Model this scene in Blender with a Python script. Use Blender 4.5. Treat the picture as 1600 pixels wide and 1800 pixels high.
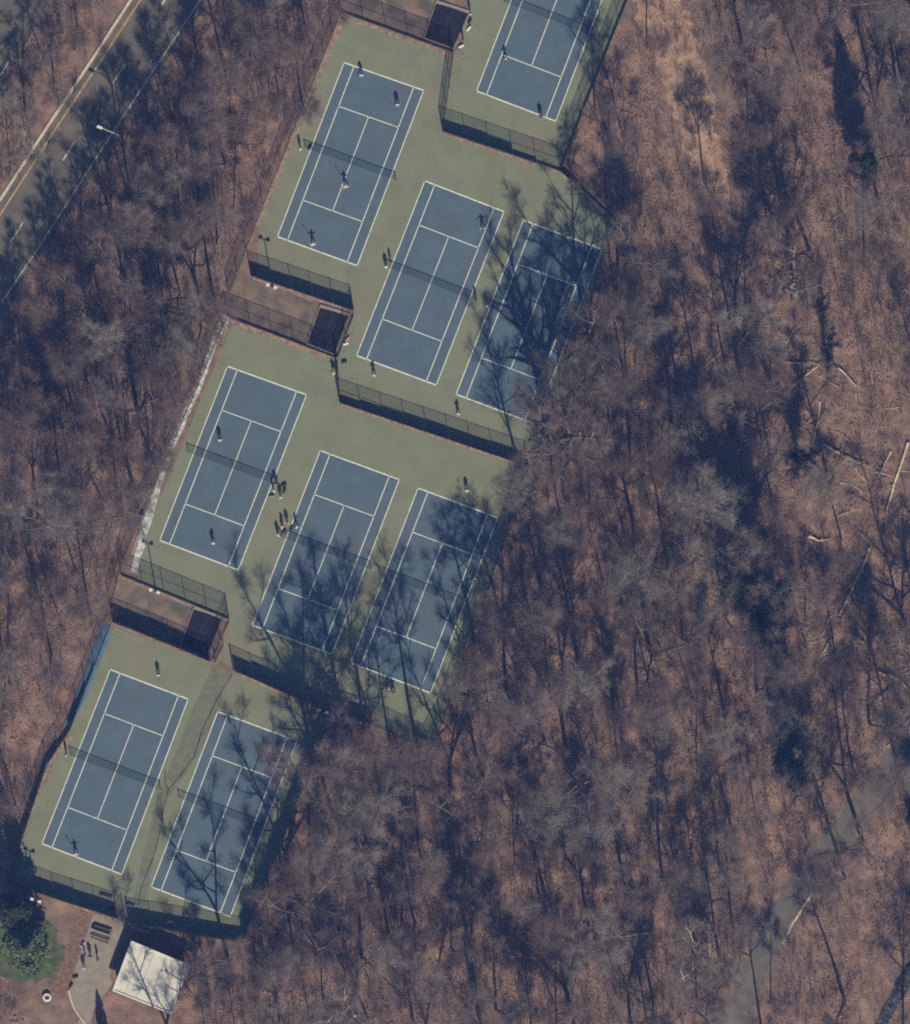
import bpy, bmesh, math, random
import numpy as np
from mathutils import Vector, Matrix, Quaternion

random.seed(7); np.random.seed(7)
R = math.radians
S = 13.7                                   # survey scale of the air photograph: pixels per metre
def W(x, y, z=0.0): return Vector(((x-800)/S, (900-y)/S, z))

for o in list(bpy.data.objects): bpy.data.objects.remove(o)
sc = bpy.context.scene
C = sc.collection

# ------------------------------------------------------------------ camera, sky, sun, exposure
ALT = 1500.0
cd = bpy.data.cameras.new('camera'); cam = bpy.data.objects.new('camera', cd); C.objects.link(cam)
cam.location = (0, 0, ALT); cam.rotation_euler = (0, 0, 0)
cd.sensor_fit = 'VERTICAL'; cd.sensor_height = 24
cd.lens = 24*ALT/(1800/S)
cd.clip_start = 10; cd.clip_end = 6000
sc.camera = cam

HAZE = .155/ALT                             # even density of the thin blue air
SUN_EL, SUN_AZ = 43.0, 170.5               # degrees; azimuth clockwise from the top of the photo
world = bpy.data.worlds.new('World'); sc.world = world; world.use_nodes = True
wn = world.node_tree.nodes; wl = world.node_tree.links; wn.clear()
wo = wn.new('ShaderNodeOutputWorld'); wb = wn.new('ShaderNodeBackground'); ws = wn.new('ShaderNodeTexSky')
ws.sky_type = 'NISHITA'; ws.sun_disc = False
ws.sun_elevation = R(SUN_EL); ws.sun_rotation = R(SUN_AZ)
ws.air_density = 1.0; ws.dust_density = 0.3; ws.ozone_density = 3.0
wb.inputs['Strength'].default_value = 0.05
wl.new(ws.outputs[0], wb.inputs[0]); wl.new(wb.outputs[0], wo.inputs[0])
sd = bpy.data.lights.new('sun', 'SUN'); sd.energy = 4.0; sd.angle = R(0.5); sd.color = (1.0, .94, .86)
sun = bpy.data.objects.new('sun', sd); C.objects.link(sun)
SUNV = Vector((math.sin(R(SUN_AZ))*math.cos(R(SUN_EL)), math.cos(R(SUN_AZ))*math.cos(R(SUN_EL)), math.sin(R(SUN_EL))))
sun.rotation_euler = SUNV.to_track_quat('Z', 'Y').to_euler(); sun.location = (0, 0, 200)
sc.view_settings.view_transform = 'Standard'; sc.view_settings.look = 'None'
sc.view_settings.exposure = 0.0; sc.view_settings.gamma = 1.0; sc.view_settings.use_curve_mapping = False
sc.render.engine = 'CYCLES'
sc.cycles.max_bounces = 4; sc.cycles.diffuse_bounces = 2; sc.cycles.glossy_bounces = 1
sc.cycles.use_denoising = False; sc.cycles.volume_bounces = 0
sc.cycles.filter_width = 1.9

# ------------------------------------------------------------------ materials
def mat(name, col, rough=.85, var=.12, scale=3.0, rnd=0.0, col2=None, spec=.2, detail=4, lo=.35, hi=.65, scale2=None, amt2=.12):
    m = bpy.data.materials.new(name); m.use_nodes = True
    nt = m.node_tree; n = nt.nodes; l = nt.links
    b = n['Principled BSDF']; b.inputs['Roughness'].default_value = rough
    b.inputs['Specular IOR Level'].default_value = spec
    tc = n.new('ShaderNodeTexCoord'); nz = n.new('ShaderNodeTexNoise')
    nz.inputs['Scale'].default_value = scale; nz.inputs['Detail'].default_value = detail
    l.new(tc.outputs['Object'], nz.inputs['Vector'])
    rp = n.new('ShaderNodeValToRGB'); rp.color_ramp.elements[0].position = lo; rp.color_ramp.elements[1].position = hi
    if col2 is None:
        a = [c*(1-var) for c in col]; z = [min(1, c*(1+var)) for c in col]
    else: a, z = col, col2
    rp.color_ramp.elements[0].color = (*a, 1); rp.color_ramp.elements[1].color = (*z, 1)
    l.new(nz.outputs['Fac'], rp.inputs['Fac'])
    out = rp.outputs['Color']
    if scale2:
        n2 = n.new('ShaderNodeTexNoise'); n2.inputs['Scale'].default_value = scale2; n2.inputs['Detail'].default_value = 5
        l.new(tc.outputs['Object'], n2.inputs['Vector'])
        mr = n.new('ShaderNodeMapRange'); mr.inputs[1].default_value = .3; mr.inputs[2].default_value = .7
        mr.inputs[3].default_value = 1-amt2; mr.inputs[4].default_value = 1+amt2
        l.new(n2.outputs['Fac'], mr.inputs[0])
        mx = n.new('ShaderNodeMix'); mx.data_type = 'RGBA'; mx.blend_type = 'MULTIPLY'; mx.inputs[0].default_value = 1
        l.new(out, mx.inputs[6]); l.new(mr.outputs[0], mx.inputs[7]); out = mx.outputs[2]
    if rnd:
        oi = n.new('ShaderNodeObjectInfo'); mr = n.new('ShaderNodeMapRange')
        mr.inputs[3].default_value = 1-rnd; mr.inputs[4].default_value = 1+rnd
        l.new(oi.outputs['Random'], mr.inputs[0])
        mx = n.new('ShaderNodeMix'); mx.data_type = 'RGBA'; mx.blend_type = 'MULTIPLY'; mx.inputs[0].default_value = 1
        l.new(out, mx.inputs[6]); l.new(mr.outputs[0], mx.inputs[7]); out = mx.outputs[2]
    l.new(out, b.inputs['Base Color'])
    return m

def stain(m, col, scale, lo, hi, amount, seed=0):
    """a second, larger stain colour over a material (wear, dirt, leaf dust)"""
    nt = m.node_tree; n = nt.nodes; l = nt.links; b = n['Principled BSDF']
    src = b.inputs['Base Color'].links[0].from_socket
    tc = n.new('ShaderNodeTexCoord'); mp = n.new('ShaderNodeMapping'); mp.inputs['Location'].default_value = (seed*13.7, seed*5.1, 0)
    nz = n.new('ShaderNodeTexNoise'); nz.inputs['Scale'].default_value = scale; nz.inputs['Detail'].default_value = 6; nz.inputs['Roughness'].default_value = .65
    l.new(tc.outputs['Object'], mp.inputs[0]); l.new(mp.outputs[0], nz.inputs['Vector'])
    mr = n.new('ShaderNodeMapRange'); mr.inputs[1].default_value = lo; mr.inputs[2].default_value = hi; mr.inputs[4].default_value = amount
    l.new(nz.outputs['Fac'], mr.inputs[0])
    mx = n.new('ShaderNodeMix'); mx.data_type = 'RGBA'
    l.new(mr.outputs[0], mx.inputs[0]); l.new(src, mx.inputs[6]); mx.inputs[7].default_value = (*col, 1)
    l.new(mx.outputs[2], b.inputs['Base Color'])
    return m

M = {}
M['ground'] = mat('leaf_litter', (.132, .085, .076), col2=(.38, .240, .190), scale=.55, detail=9, lo=.30, hi=.74, scale2=4.5, amt2=.35)
stain(M['ground'], (.17, .135, .125), .07, .46, .64, .6, 1)
stain(M['ground'], (.44, .29, .19), .14, .58, .72, .75, 2)
M['litter'] = mat('dry_leaves', (.16, .10, .085), col2=(.42, .27, .21), scale=.9, lo=.35, hi=.65, detail=6)
M['apron'] = mat('green_acrylic', (.216, .242, .173), var=.07, scale=.35, scale2=9, amt2=.07, detail=6)
stain(M['apron'], (.26, .215, .155), .11, .48, .74, .7, 3); stain(M['apron'], (.15, .17, .125), .7, .58, .76, .5, 10)
M['court'] = mat('blue_acrylic', (.102, .153, .213), var=.07, scale=.4, scale2=8, amt2=.06, detail=6)
stain(M['court'], (.15, .125, .135), .20, .52, .78, .55, 4); stain(M['court'], (.075, .105, .15), .9, .56, .74, .5, 9)
M['line'] = mat('court_paint', (.80, .82, .77), var=.14, scale=2.5, scale2=14, amt2=.12); stain(M['line'], (.36, .40, .42), .8, .55, .72, .6, 11)
M['road'] = mat('asphalt', (.155, .138, .122), var=.16, scale=.5, scale2=10, amt2=.12)
stain(M['road'], (.19, .16, .135), .25, .5, .75, .5, 5)
M['roadpaint'] = mat('road_paint', (.68, .66, .60), var=.2, scale=4)
M['yellow'] = mat('faded_yellow_paint', (.50, .34, .17), var=.25, scale=2)
M['kerb'] = mat('pale_kerb_stone', (.62, .54, .42), var=.18, scale=2)
M['concrete'] = mat('concrete', (.31, .27, .235), var=.12, scale=1.2, scale2=12, amt2=.1)
M['path'] = mat('path_asphalt', (.150, .136, .124), var=.15, scale=.8, scale2=9, amt2=.15)
stain(M['path'], (.26, .185, .145), .5, .55, .75, .5, 6)
M['dirt'] = mat('leafy_dirt', (.22, .15, .12), col2=(.42, .30, .23), scale=1.6, detail=7)
M['mulch'] = mat('mulch', (.15, .09, .07), col2=(.27, .175, .13), scale=2.2, detail=6)
M['wornstrip'] = mat('worn_asphalt', (.178, .190, .140), var=.12, scale=.9, scale2=9, amt2=.1)
M['crack'] = mat('crack_filler', (.055, .055, .05), var=.2)
M['pale'] = mat('pale_grit', (.34, .34, .33), col2=(.66, .72, .78), scale=1.3, detail=7, lo=.34, hi=.58)
M['bluestrip'] = mat('blue_sheet', (.085, .17, .30), col2=(.11, .22, .38), scale=.8, detail=6)
stain(M['bluestrip'], (.14, .13, .10), 1.2, .60, .72, .8, 8)
M['navy'] = mat('dark_cover', (.018, .016, .024), var=.25, scale=1.2, rough=.9)
M['timber'] = mat('weathered_timber', (.26, .20, .16), var=.25, scale=2.5)
M['palewood'] = mat('pale_board', (.42, .38, .34), var=.15, scale=2)
M['greymetal'] = mat('galvanised', (.40, .40, .39), var=.1, rough=.5)
M['darkmetal'] = mat('dark_green_metal', (.045, .052, .045), var=.15, rough=.6)
M['rustmetal'] = mat('brown_metal', (.10, .065, .05), var=.2, rough=.7)
M['screen'] = mat('windscreen_cloth', (.03, .042, .036), var=.2, rough=.95)
M['net'] = mat('net_cord', (.03, .032, .035), var=.1)
M['headband'] = mat('net_band', (.05, .055, .06), var=.1)
M['white'] = mat('white_paint', (.78, .78, .75), var=.05)
M['glass'] = mat('lamp_glass', (.82, .82, .80), var=.03, rough=.25, spec=.5)
M['roofskin'] = mat('roof_membrane', (.74, .72, .68), var=.06, scale=.5, scale2=5, amt2=.06)
M['brick'] = mat('red_brick', (.22, .075, .06), var=.15, scale=6)
M['doorpaint'] = mat('door_paint', (.12, .16, .13), var=.1)
M['darkglass'] = mat('window_glass', (.03, .035, .04), var=.1, rough=.1, spec=.6)
M['bark'] = mat('grey_bark', (.19, .16, .148), var=.25, scale=1.2, rnd=.22)
M['twig'] = mat('twigs', (.245, .19, .188), var=.2, scale=.7, rnd=.20)
M['twig_b'] = mat('brown_twigs', (.215, .152, .142), var=.2, scale=.7, rnd=.20)
M['twig_g'] = mat('greyish_twigs', (.30, .26, .245), var=.2, scale=.7, rnd=.18)
M['palebark'] = mat('pale_bark', (.50, .46, .40), var=.25, scale=1.0)
M['logwood'] = mat('bare_log', (.62, .50, .38), var=.25, scale=1.5, rnd=.25)
M['brush'] = mat('brush_twigs', (.16, .12, .105), col2=(.32, .265, .24), scale=.25, lo=.35, hi=.65)
M['evergreen'] = mat('evergreen_leaves', (.022, .038, .026), col2=(.055, .075, .045), scale=.6)
M['evergreen_l'] = mat('light_evergreen_leaves', (.07, .105, .05), col2=(.20, .25, .12), scale=.5)
M['skin'] = mat('skin', (.42, .26, .19), var=.05)
M['skin_d'] = mat('deep_skin', (.16, .09, .065), var=.05)
CL = {'white': (.80, .80, .78), 'black': (.02, .02, .025), 'navy': (.03, .04, .09), 'grey': (.22, .22, .23), 'red': (.36, .05, .045),
      'orange': (.62, .26, .12), 'yellow': (.72, .62, .30), 'brown': (.14, .08, .06), 'pink': (.62, .36, .33), 'blue': (.08, .14, .30), 'tan': (.45, .36, .27)}
for k, v in CL.items(): M['cloth_'+k] = mat('cloth_'+k, v, var=.06, scale=8)

# ------------------------------------------------------------------ helpers
def link(name, me, parent=None, m=None):
    o = bpy.data.objects.new(name, me); C.objects.link(o)
    if parent: o.parent = parent
    if m is not None and me is not None:
        if not me.materials: me.materials.append(m)
    return o
def tag(o, label=None, cat=None, group=None, kind=None):
    if label: o['label'] = label
    if cat: o['category'] = cat
    if group: o['group'] = group
    if kind: o['kind'] = kind
    return o
def empty(name, loc=(0, 0, 0), rz=0.0):
    o = bpy.data.objects.new(name, None); C.objects.link(o); o.location = loc; o.rotation_euler = (0, 0, rz)
    o.empty_display_size = .3
    return o
def pymesh(name, v, f, smooth=False):
    me = bpy.data.meshes.new(name); me.from_pydata([tuple(a) for a in v], [], f); me.update()
    if smooth: me.polygons.foreach_set('use_smooth', [True]*len(me.polygons))
    return me
def npmesh(name, V, F, smooth=False):
    """V (n,3), F (m,k) equal-size faces"""
    me = bpy.data.meshes.new(name); V = np.asarray(V, np.float32); F = np.asarray(F, np.int32); k = F.shape[1]
    me.vertices.add(len(V)); me.vertices.foreach_set('co', V.ravel())
    me.loops.add(F.size); me.loops.foreach_set('vertex_index', F.ravel())
    me.polygons.add(len(F)); me.polygons.foreach_set('loop_start', np.arange(0, F.size, k, dtype=np.int32))
    try: me.polygons.foreach_set('loop_total', np.full(len(F), k, np.int32))
    except Exception: pass
    me.update(calc_edges=True)
    if smooth: me.polygons.foreach_set('use_smooth', np.ones(len(F), bool))
    me.validate()
    return me
class MB:
    def __init__(s): s.v = []; s.f = []
    def add(s, vs, fs):
        b = len(s.v); s.v += [tuple(a) for a in vs]; s.f += [tuple(b+i for i in f) for f in fs]
    def box(s, c, d, rz=0.0):
        c = Vector(c); q = Matrix.Rotation(rz, 3, 'Z'); h = Vector(d)/2
        vs = [c+q@Vector((x*h.x, y*h.y, z*h.z)) for z in (-1, 1) for y in (-1, 1) for x in (-1, 1)]
        s.add(vs, [(0, 2, 3, 1), (4, 5, 7, 6), (0, 1, 5, 4), (2, 6, 7, 3), (0, 4, 6, 2), (1, 3, 7, 5)])
    def beam(s, a, b, w, h):
        """box from a to b, w across, h high (vertical)"""
        a = Vector(a); b = Vector(b); d = (b-a); n = Vector((-d.y, d.x, 0))
        n = n.normalized()*(w/2) if n.length > 1e-6 else Vector((w/2, 0, 0))
        u = Vector((0, 0, h/2)) if abs(d.normalized().z) < .9 else Vector((0, h/2, 0))
        vs = [a-n-u, a+n-u, a+n+u, a-n+u, b-n-u, b+n-u, b+n+u, b-n+u]
        s.add(vs, [(0, 1, 2, 3), (4, 7, 6, 5), (0, 4, 5, 1), (1, 5, 6, 2), (2, 6, 7, 3), (3, 7, 4, 0)])
    def tube(s, a, b, r0, r1=None, n=8, cap=True):
        a = Vector(a); b = Vector(b); r1 = r0 if r1 is None else r1
        d = (b-a).normalized(); u = d.orthogonal().normalized(); w = d.cross(u)
        vs = [a+(u*math.cos(t)+w*math.sin(t))*r0 for t in [2*math.pi*i/n for i in range(n)]] + \
             [b+(u*math.cos(t)+w*math.sin(t))*r1 for t in [2*math.pi*i/n for i in range(n)]]
        fs = [(i, (i+1) % n, n+(i+1) % n, n+i) for i in range(n)]
        if cap: fs += [tuple(range(n-1, -1, -1)), tuple(range(n, 2*n))]
        s.add(vs, fs)
    def lathe(s, prof, c=(0, 0, 0), n=16):
        c = Vector(c); vs = []
        for r, z in prof:
            vs += [c+Vector((r*math.cos(2*math.pi*i/n), r*math.sin(2*math.pi*i/n), z)) for i in range(n)]
        fs = [(j*n+i, j*n+(i+1) % n, (j+1)*n+(i+1) % n, (j+1)*n+i) for j in range(len(prof)-1) for i in range(n)]
        s.add(vs, fs)
    def mesh(s, name): return pymesh(name, s.v, s.f)
    def build(s, name, m, parent=None): return link(name, s.mesh(name), parent, m)
def sheet(name, pts, z, m, parent=None):
    """flat polygon laid on the ground, from photo coordinates"""
    v = [W(x, y, z) for x, y in pts]
    me = pymesh(name, v, [tuple(range(len(v)))])
    bm = bmesh.new(); bm.from_mesh(me); bmesh.ops.triangulate(bm, faces=bm.faces[:])
    bmesh.ops.recalc_face_normals(bm, faces=bm.faces[:])
    if bm.faces and bm.faces[0].normal.z < 0: bmesh.ops.reverse_faces(bm, faces=bm.faces[:])
    bm.to_mesh(me); bm.free()
    return link(name, me, parent, m)
def ribbon(name, pts, w, z, m, parent=None, jitter=0.0, sub=1):
    """strip following a polyline, w metres wide (number or list)"""
    P = [W(x, y, z) for x, y in pts]
    if sub > 1:
        Q = []; 
        for a, b in zip(P[:-1], P[1:]): Q += [a.lerp(b, k/sub) for k in range(sub)]
        Q.append(P[-1]); P = Q
    ws = [w]*len(P) if not isinstance(w, (list, tuple)) else [np.interp(i/(len(P)-1), np.linspace(0, 1, len(w)), w) for i in range(len(P))]
    v = []
    for i, p in enumerate(P):
        d = (P[min(i+1, len(P)-1)]-P[max(i-1, 0)]).normalized(); n = Vector((-d.y, d.x, 0))
        v.append(p+n*(ws[i]/2)*(1+random.uniform(-jitter, jitter))); v.append(p-n*(ws[i]/2)*(1+random.uniform(-jitter, jitter)))
    f = [(2*i, 2*i+1, 2*i+3, 2*i+2) for i in range(len(P)-1)]
    me = pymesh(name, v, f)
    bm = bmesh.new(); bm.from_mesh(me); bmesh.ops.recalc_face_normals(bm, faces=bm.faces[:])
    if bm.faces[0].normal.z < 0: bmesh.ops.reverse_faces(bm, faces=bm.faces[:])
    bm.to_mesh(me); bm.free()
    return link(name, me, parent, m)
def inside(x, y, poly):
    c = False; n = len(poly); j = n-1
    for i in range(n):
        xi, yi = poly[i]; xj, yj = poly[j]
        if (yi > y) != (yj > y) and x < (xj-xi)*(y-yi)/(yj-yi)+xi: c = not c
        j = i
    return c
def dseg(x, y, a, b):
    ax, ay = a; bx, by = b; dx, dy = bx-ax, by-ay; t = max(0, min(1, ((x-ax)*dx+(y-ay)*dy)/(dx*dx+dy*dy+1e-9)))
    return math.hypot(x-ax-t*dx, y-ay-t*dy)
def dpoly(x, y, poly):
    if inside(x, y, poly): return 0
    return min(dseg(x, y, poly[i], poly[(i+1) % len(poly)]) for i in range(len(poly)))
def segmesh(name, P0, P1, R0, R1, n=3):
    """many tapered tubes as one mesh (numpy)"""
    P0 = np.asarray(P0, float); P1 = np.asarray(P1, float); R0 = np.asarray(R0, float); R1 = np.asarray(R1, float)
    d = P1-P0; d /= (np.linalg.norm(d, axis=1, keepdims=True)+1e-9)
    ref = np.where(np.abs(d[:, 2:3]) < .9, np.array([[0, 0, 1.]]), np.array([[1., 0, 0]]))
    u = np.cross(d, ref); u /= (np.linalg.norm(u, axis=1, keepdims=True)+1e-9); w = np.cross(d, u)
    k = len(P0); V = np.zeros((k, 2*n, 3))
    for i in range(n):
        t = 2*math.pi*i/n; o = u*math.cos(t)+w*math.sin(t)
        V[:, i] = P0+o*R0[:, None]; V[:, n+i] = P1+o*R1[:, None]
    base = (np.arange(k)*2*n)[:, None]
    F = np.concatenate([np.stack([base[:, 0]+i, base[:, 0]+(i+1) % n, base[:, 0]+n+(i+1) % n, base[:, 0]+n+i], 1) for i in range(n)])
    return npmesh(name, V.reshape(-1, 3), F, smooth=n > 3)

# ------------------------------------------------------------------ ground
xs = np.concatenate([-np.geomspace(1500, 82, 14), np.linspace(-80, 80, 230), np.geomspace(82, 1500, 14)])
BUILT = [[(820, -80), (1130, -80), (985, 310), (770, 240)], [(600, 15), (800, 85), (1095, 385), (935, 825), (590, 712), (395, 525)],
         [(395, 550), (935, 820), (775, 1320), (405, 1180), (185, 1075)], [(190, 1085), (590, 1262), (430, 1670), (220, 1630), (0, 1550)],
         [(230, -60), (400, -60), (0, 570), (-60, 600), (-60, 330)], [(110, 1590), (360, 1640), (320, 1860), (100, 1860)]]
PATH = [(1640, 1235), (1600, 1295), (1550, 1372), (1490, 1450), (1430, 1525), (1375, 1610), (1335, 1690), (1305, 1760), (1280, 1850)]
TRAIL = [(1142, -40), (1165, 30), (1192, 90), (1212, 160), (1228, 230), (1245, 290), (1272, 360), (1290, 430)]
DITCH = [(1650, 1640), (1605, 1700), (1570, 1760), (1535, 1830)]
XX, YY = np.meshgrid(xs, xs)
ZZ = np.zeros_like(XX)
rng = np.random.RandomState(3)
for k in range(14):
    a = rng.uniform(0, 6.28); wl_ = rng.uniform(3, 14); ZZ += .035*wl_/8*np.sin((XX*math.cos(a)+YY*math.sin(a))*6.28/wl_+rng.uniform(0, 6.28))
mask = np.zeros_like(XX)
for i in range(len(xs)):
    for j in range(len(xs)):
        x, y = XX[i, j], YY[i, j]
        if abs(x) < 80 and abs(y) < 80:
            px, py = x*S+800, 900-y*S
            mask[i, j] = min(1, max(0, min(dpoly(px, py, p) for p in BUILT)/60-.25))
            mask[i, j] *= min(1, max(0, min(dseg(px, py, a, b_) for L_ in (PATH, TRAIL, DITCH) for a, b_ in zip(L_[:-1], L_[1:]))/40-1.05))
ZZ = (ZZ-.16)*mask
n_ = len(xs); idx = np.arange(n_*n_).reshape(n_, n_)
F = np.stack([idx[:-1, :-1], idx[:-1, 1:], idx[1:, 1:], idx[1:, :-1]], -1).reshape(-1, 4)
gme = npmesh('ground', np.stack([XX, YY, ZZ], -1).reshape(-1, 3), F, smooth=True)
g = link('ground', gme, None, M['ground']); tag(g, 'brown leaf-littered woodland floor around the courts', kind='structure')

hz = bpy.data.materials.new('haze'); hz.use_nodes = True; hz.node_tree.nodes.clear()
hv = hz.node_tree.nodes.new('ShaderNodeVolumePrincipled'); ho = hz.node_tree.nodes.new('ShaderNodeOutputMaterial')
hv.inputs['Color'].default_value = (.15, .33, 1.0, 1); hv.inputs['Density'].default_value = HAZE; hv.inputs['Anisotropy'].default_value = 0.0
hv.inputs['Absorption Color'].default_value = (.9, .95, 1.0, 1)
hz.node_tree.links.new(hv.outputs[0], ho.inputs['Volume'])
b = MB(); b.box((0, 0, (ALT+20-1.2)/2), (3300, 3300, ALT+20+1.2)); o = b.build('haze', hz); tag(o, 'thin blue air between the lens and the ground', kind='stuff')

# ------------------------------------------------------------------ roads
RL = [(290, -90), (230, 0), (165, 100), (80, 228), (0, 352), (-70, 462)]        # left kerb
RR = [(408, -90), (352, 0), (205, 222), (57, 452), (0, 535), (-70, 640)]        # right edge line
road = sheet('road', RL+[(x+9, y+5) for x, y in RR[::-1]], .02, M['road']); tag(road, 'asphalt road crossing the top left corner', kind='structure')
o = ribbon('edge_line', RR, .13, .024, M['roadpaint'], road)
o = ribbon('yellow_line', [(x+13, y+6) for x, y in RL], .20, .024, M['yellow'], road)
for (a, b) in [((297, -12), (285, 8)), ((219.5, 113), (199, 145)), ((130.5, 250), (111, 282)), ((40.5, 391), (19.5, 424)), ((-48, 530), (-70, 562))]:
    ribbon('lane_dash', [a, b], .17, .024, M['roadpaint'], road)
kb = MB()
P = [W(x, y, .05) for x, y in RL]
for a, b in zip(P[:-1], P[1:]): kb.beam(a, b, .36, .24)
tag(kb.build('road_kerb', M['kerb']), 'pale cream stone kerb along the left side of the road', kind='structure')
road2 = sheet('far_road', [(150, -90), (92, 0), (0, 150), (-80, 280), (-200, 280), (-200, -90)], .02, M['road']); tag(road2, 'shaded second carriageway in the extreme top left corner', kind='structure')
for (a, b) in [((82, -6), (73, 12)), ((17, 106), (-4, 140))]: ribbon('lane_dash', [a, b], .15, .024, M['roadpaint'], road2)

p = ribbon('footpath', PATH, [2.5, 3.0, 3.4, 3.6, 3.4, 3.2], .02, M['path'], jitter=.14, sub=8); tag(p, 'grey asphalt footpath through the wood at the lower right', kind='structure')
o = ribbon('footpath_edge', [(1448, 1545), (1425, 1575), (1395, 1622), (1375, 1660)], [.1, .22, .25, .08], .026, M['kerb'], p, jitter=.6, sub=6)
p = ribbon('stream', [(1650, 1640), (1605, 1700), (1570, 1760), (1535, 1830)], [1.4, 1.8, 1.6], .02, mat('dark_wet_bed', (.035, .045, .06), var=.3, scale=1), jitter=.15, sub=4)
tag(p, 'dark narrow wet ditch in the bottom right corner', kind='structure')

# ------------------------------------------------------------------ court terraces (green acrylic) and borders
T1 = [(838, -70), (1128, -70), (1103, 0), (1025, 195), (985, 300), (778, 231), (797, 93), (808, 84)]
T2 = [(606, 32), (797, 99), (778, 232), (985, 302), (1083, 390), (938, 818), (905, 809), (597, 705), (593, 628), (622, 552), (452, 486), (455, 398)]
T3 = [(408, 570), (591, 636), (597, 709), (905, 814), (928, 822), (775, 1275), (750, 1316), (655, 1268), (412, 1176), (383, 1160), (404, 1090), (244, 1024), (228, 1004)]
T4 = [(200, 1100), (370, 1165), (383, 1164), (412, 1181), (580, 1264), (428, 1652), (225, 1622), (97, 1577), (14, 1546), (60, 1420)]
for i, (t, d) in enumerate([(T1, 'at the top right'), (T2, 'around the upper three courts'), (T3, 'around the middle three courts'), (T4, 'around the bottom two courts')]):
    o = sheet('court_apron', t, .02, M['apron']); tag(o, 'green acrylic surround '+d, kind='structure')
M['plot'] = mat('trodden_plot', (.115, .105, .092), col2=(.27, .195, .155), scale=.45, detail=7, lo=.36, hi=.64)
for t, d in [([(606, 20), (748, 68), (768, 4), (790, -60), (640, -60)], 'above the upper left court'), ([(440, 487), (564, 538), (542, 604), (404, 556)], 'below the upper left court'), ([(215, 1012), (342, 1070), (318, 1136), (198, 1090)], 'below the middle left court')]:
    o = sheet('dirt_plot', t, .012, M['plot']); tag(o, 'trodden brown and grey dirt plot '+d, kind='structure')
M['trail'] = mat('tan_earth', (.26, .165, .13), col2=(.52, .345, .255), scale=.8, detail=8, lo=.32, hi=.66)
o = ribbon('trail', TRAIL, [6.5, 6.4, 5.6, 5.2, 4.2, 3.0, 1.8], .02, M['trail'], jitter=.22, sub=6)
tag(o, 'open tan earth trail running down from the top right of the courts', kind='structure')
# leaf-dirt borders along the fences
for pts, w in [([(600, 26), (797, 96)], .75), ([(604, 30), (548, 150), (500, 268), (452, 398)], [.9, 1.3, 1.2, .9]), ([(783, 236), (985, 304), (1080, 386)], .40),
               ([(445, 489), (622, 548)], .35), ([(404, 564), (592, 634)], .55), ([(600, 710), (905, 814)], .45), ([(215, 1016), (402, 1091)], .40),
               ([(200, 1097), (370, 1163)], .30), ([(392, 1090), (371, 1160)], .7), ([(420, 1184), (580, 1258), (655, 1274), (750, 1317)], .40), ([(97, 1579), (222, 1626)], .35),
               ([(225, 1006), (330, 700), (402, 575)], [.9, .4, .5]), ([(120, 1290), (85, 1340), (40, 1466)], [1.5, .9, .3])]:
    o = ribbon('dirt_border', pts, w, .026, M['dirt'], jitter=.25, sub=9); tag(o, 'leaf strewn brown border beside a court fence', group='leafy borders along the fences', kind='structure')
o = ribbon('worn_strip', [(396, 1172), (372, 1222), (345, 1290), (318, 1345), (288, 1398), (276, 1440), (258, 1520), (243, 1590)], [2.6, 3.0, 3.1, 2.5, 1.3, 1.2, 1.5, 1.6], .028, M['wornstrip'], jitter=.07, sub=4)
tag(o, 'worn grey strip of bare asphalt between the two bottom courts', kind='structure')
for pts in [[(408, 1183), (383, 1226), (356, 1282), (341, 1330), (318, 1362), (296, 1389), (287, 1418), (284, 1450), (272, 1500), (260, 1530), (248, 1560), (243, 1592)], [(291, 1352), (290, 1372), (296, 1389)]]:
    ribbon('crack', pts, [.10, .16, .13, .10, .14], .033, M['crack'], o, jitter=.5, sub=5)
o = ribbon('gravel_strip', [(399, 556), (392, 572), (377, 600), (360, 650), (345, 690), (325, 732), (307, 775), (290, 820), (277, 860), (265, 897), (247, 960), (234, 1006)], [1.2, .95, .65, .75, .8, .7, .75, .85, .95, .8], .034, M['pale'], jitter=.3, sub=5)
tag(o, 'patchy whitish strip along the west edge of the middle courts', kind='structure')
o = sheet('blue_sheeting', [(178, 1096), (196, 1101), (191, 1128), (172, 1173), (152, 1224), (136, 1255), (116, 1279), (113, 1274), (126, 1240), (150, 1177)], .034, M['bluestrip'])
tag(o, 'blue strip of sheeting lying along the bottom left court', 'sheeting')

# ------------------------------------------------------------------ the nine courts with their nets
COURTS = [((955, -147), (1094, -94), (977, 213), (838, 160), 'topmost blue court, cut by the top edge'),
          ((605, 110), (745, 159), (628, 467), (488, 416), 'upper left blue court beside the west fence'),
          ((747, 318), (886, 372), (767, 677), (627, 625), 'upper middle blue court'),
          ((920, 387), (1058, 438), (940, 745), (802, 693), 'upper right blue court under tree shadows'),
          ((400, 644), (539, 694), (419, 1002), (281, 950), 'middle left blue court beside the whitish strip'),
          ((563, 792), (702, 843), (584, 1150), (444, 1099), 'central blue court half in tree shadow'),
          ((735, 858), (875, 910), (757, 1218), (617, 1165), 'middle right blue court at the wood edge'),
          ((194, 1177), (331, 1229), (214, 1537), (74, 1483), 'bottom left blue court beside the blue strip'),
          ((383, 1251), (522, 1302), (405, 1611), (266, 1559), 'bottom right blue court in deep tree shadow')]
def lattice(name, L, H, step, wid):
    mb = MB(); nx = int(L/step)
    for i in range(nx+1):
        x = -L/2+L*i/nx; mb.box((x, 0, H/2+.03), (wid, wid*.6, H))
    for j in range(int(H/step)+1): mb.box((0, .004, .03+j*step), (L, wid*.6, wid))
    return mb.mesh(name)
NETL = 12.3
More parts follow.
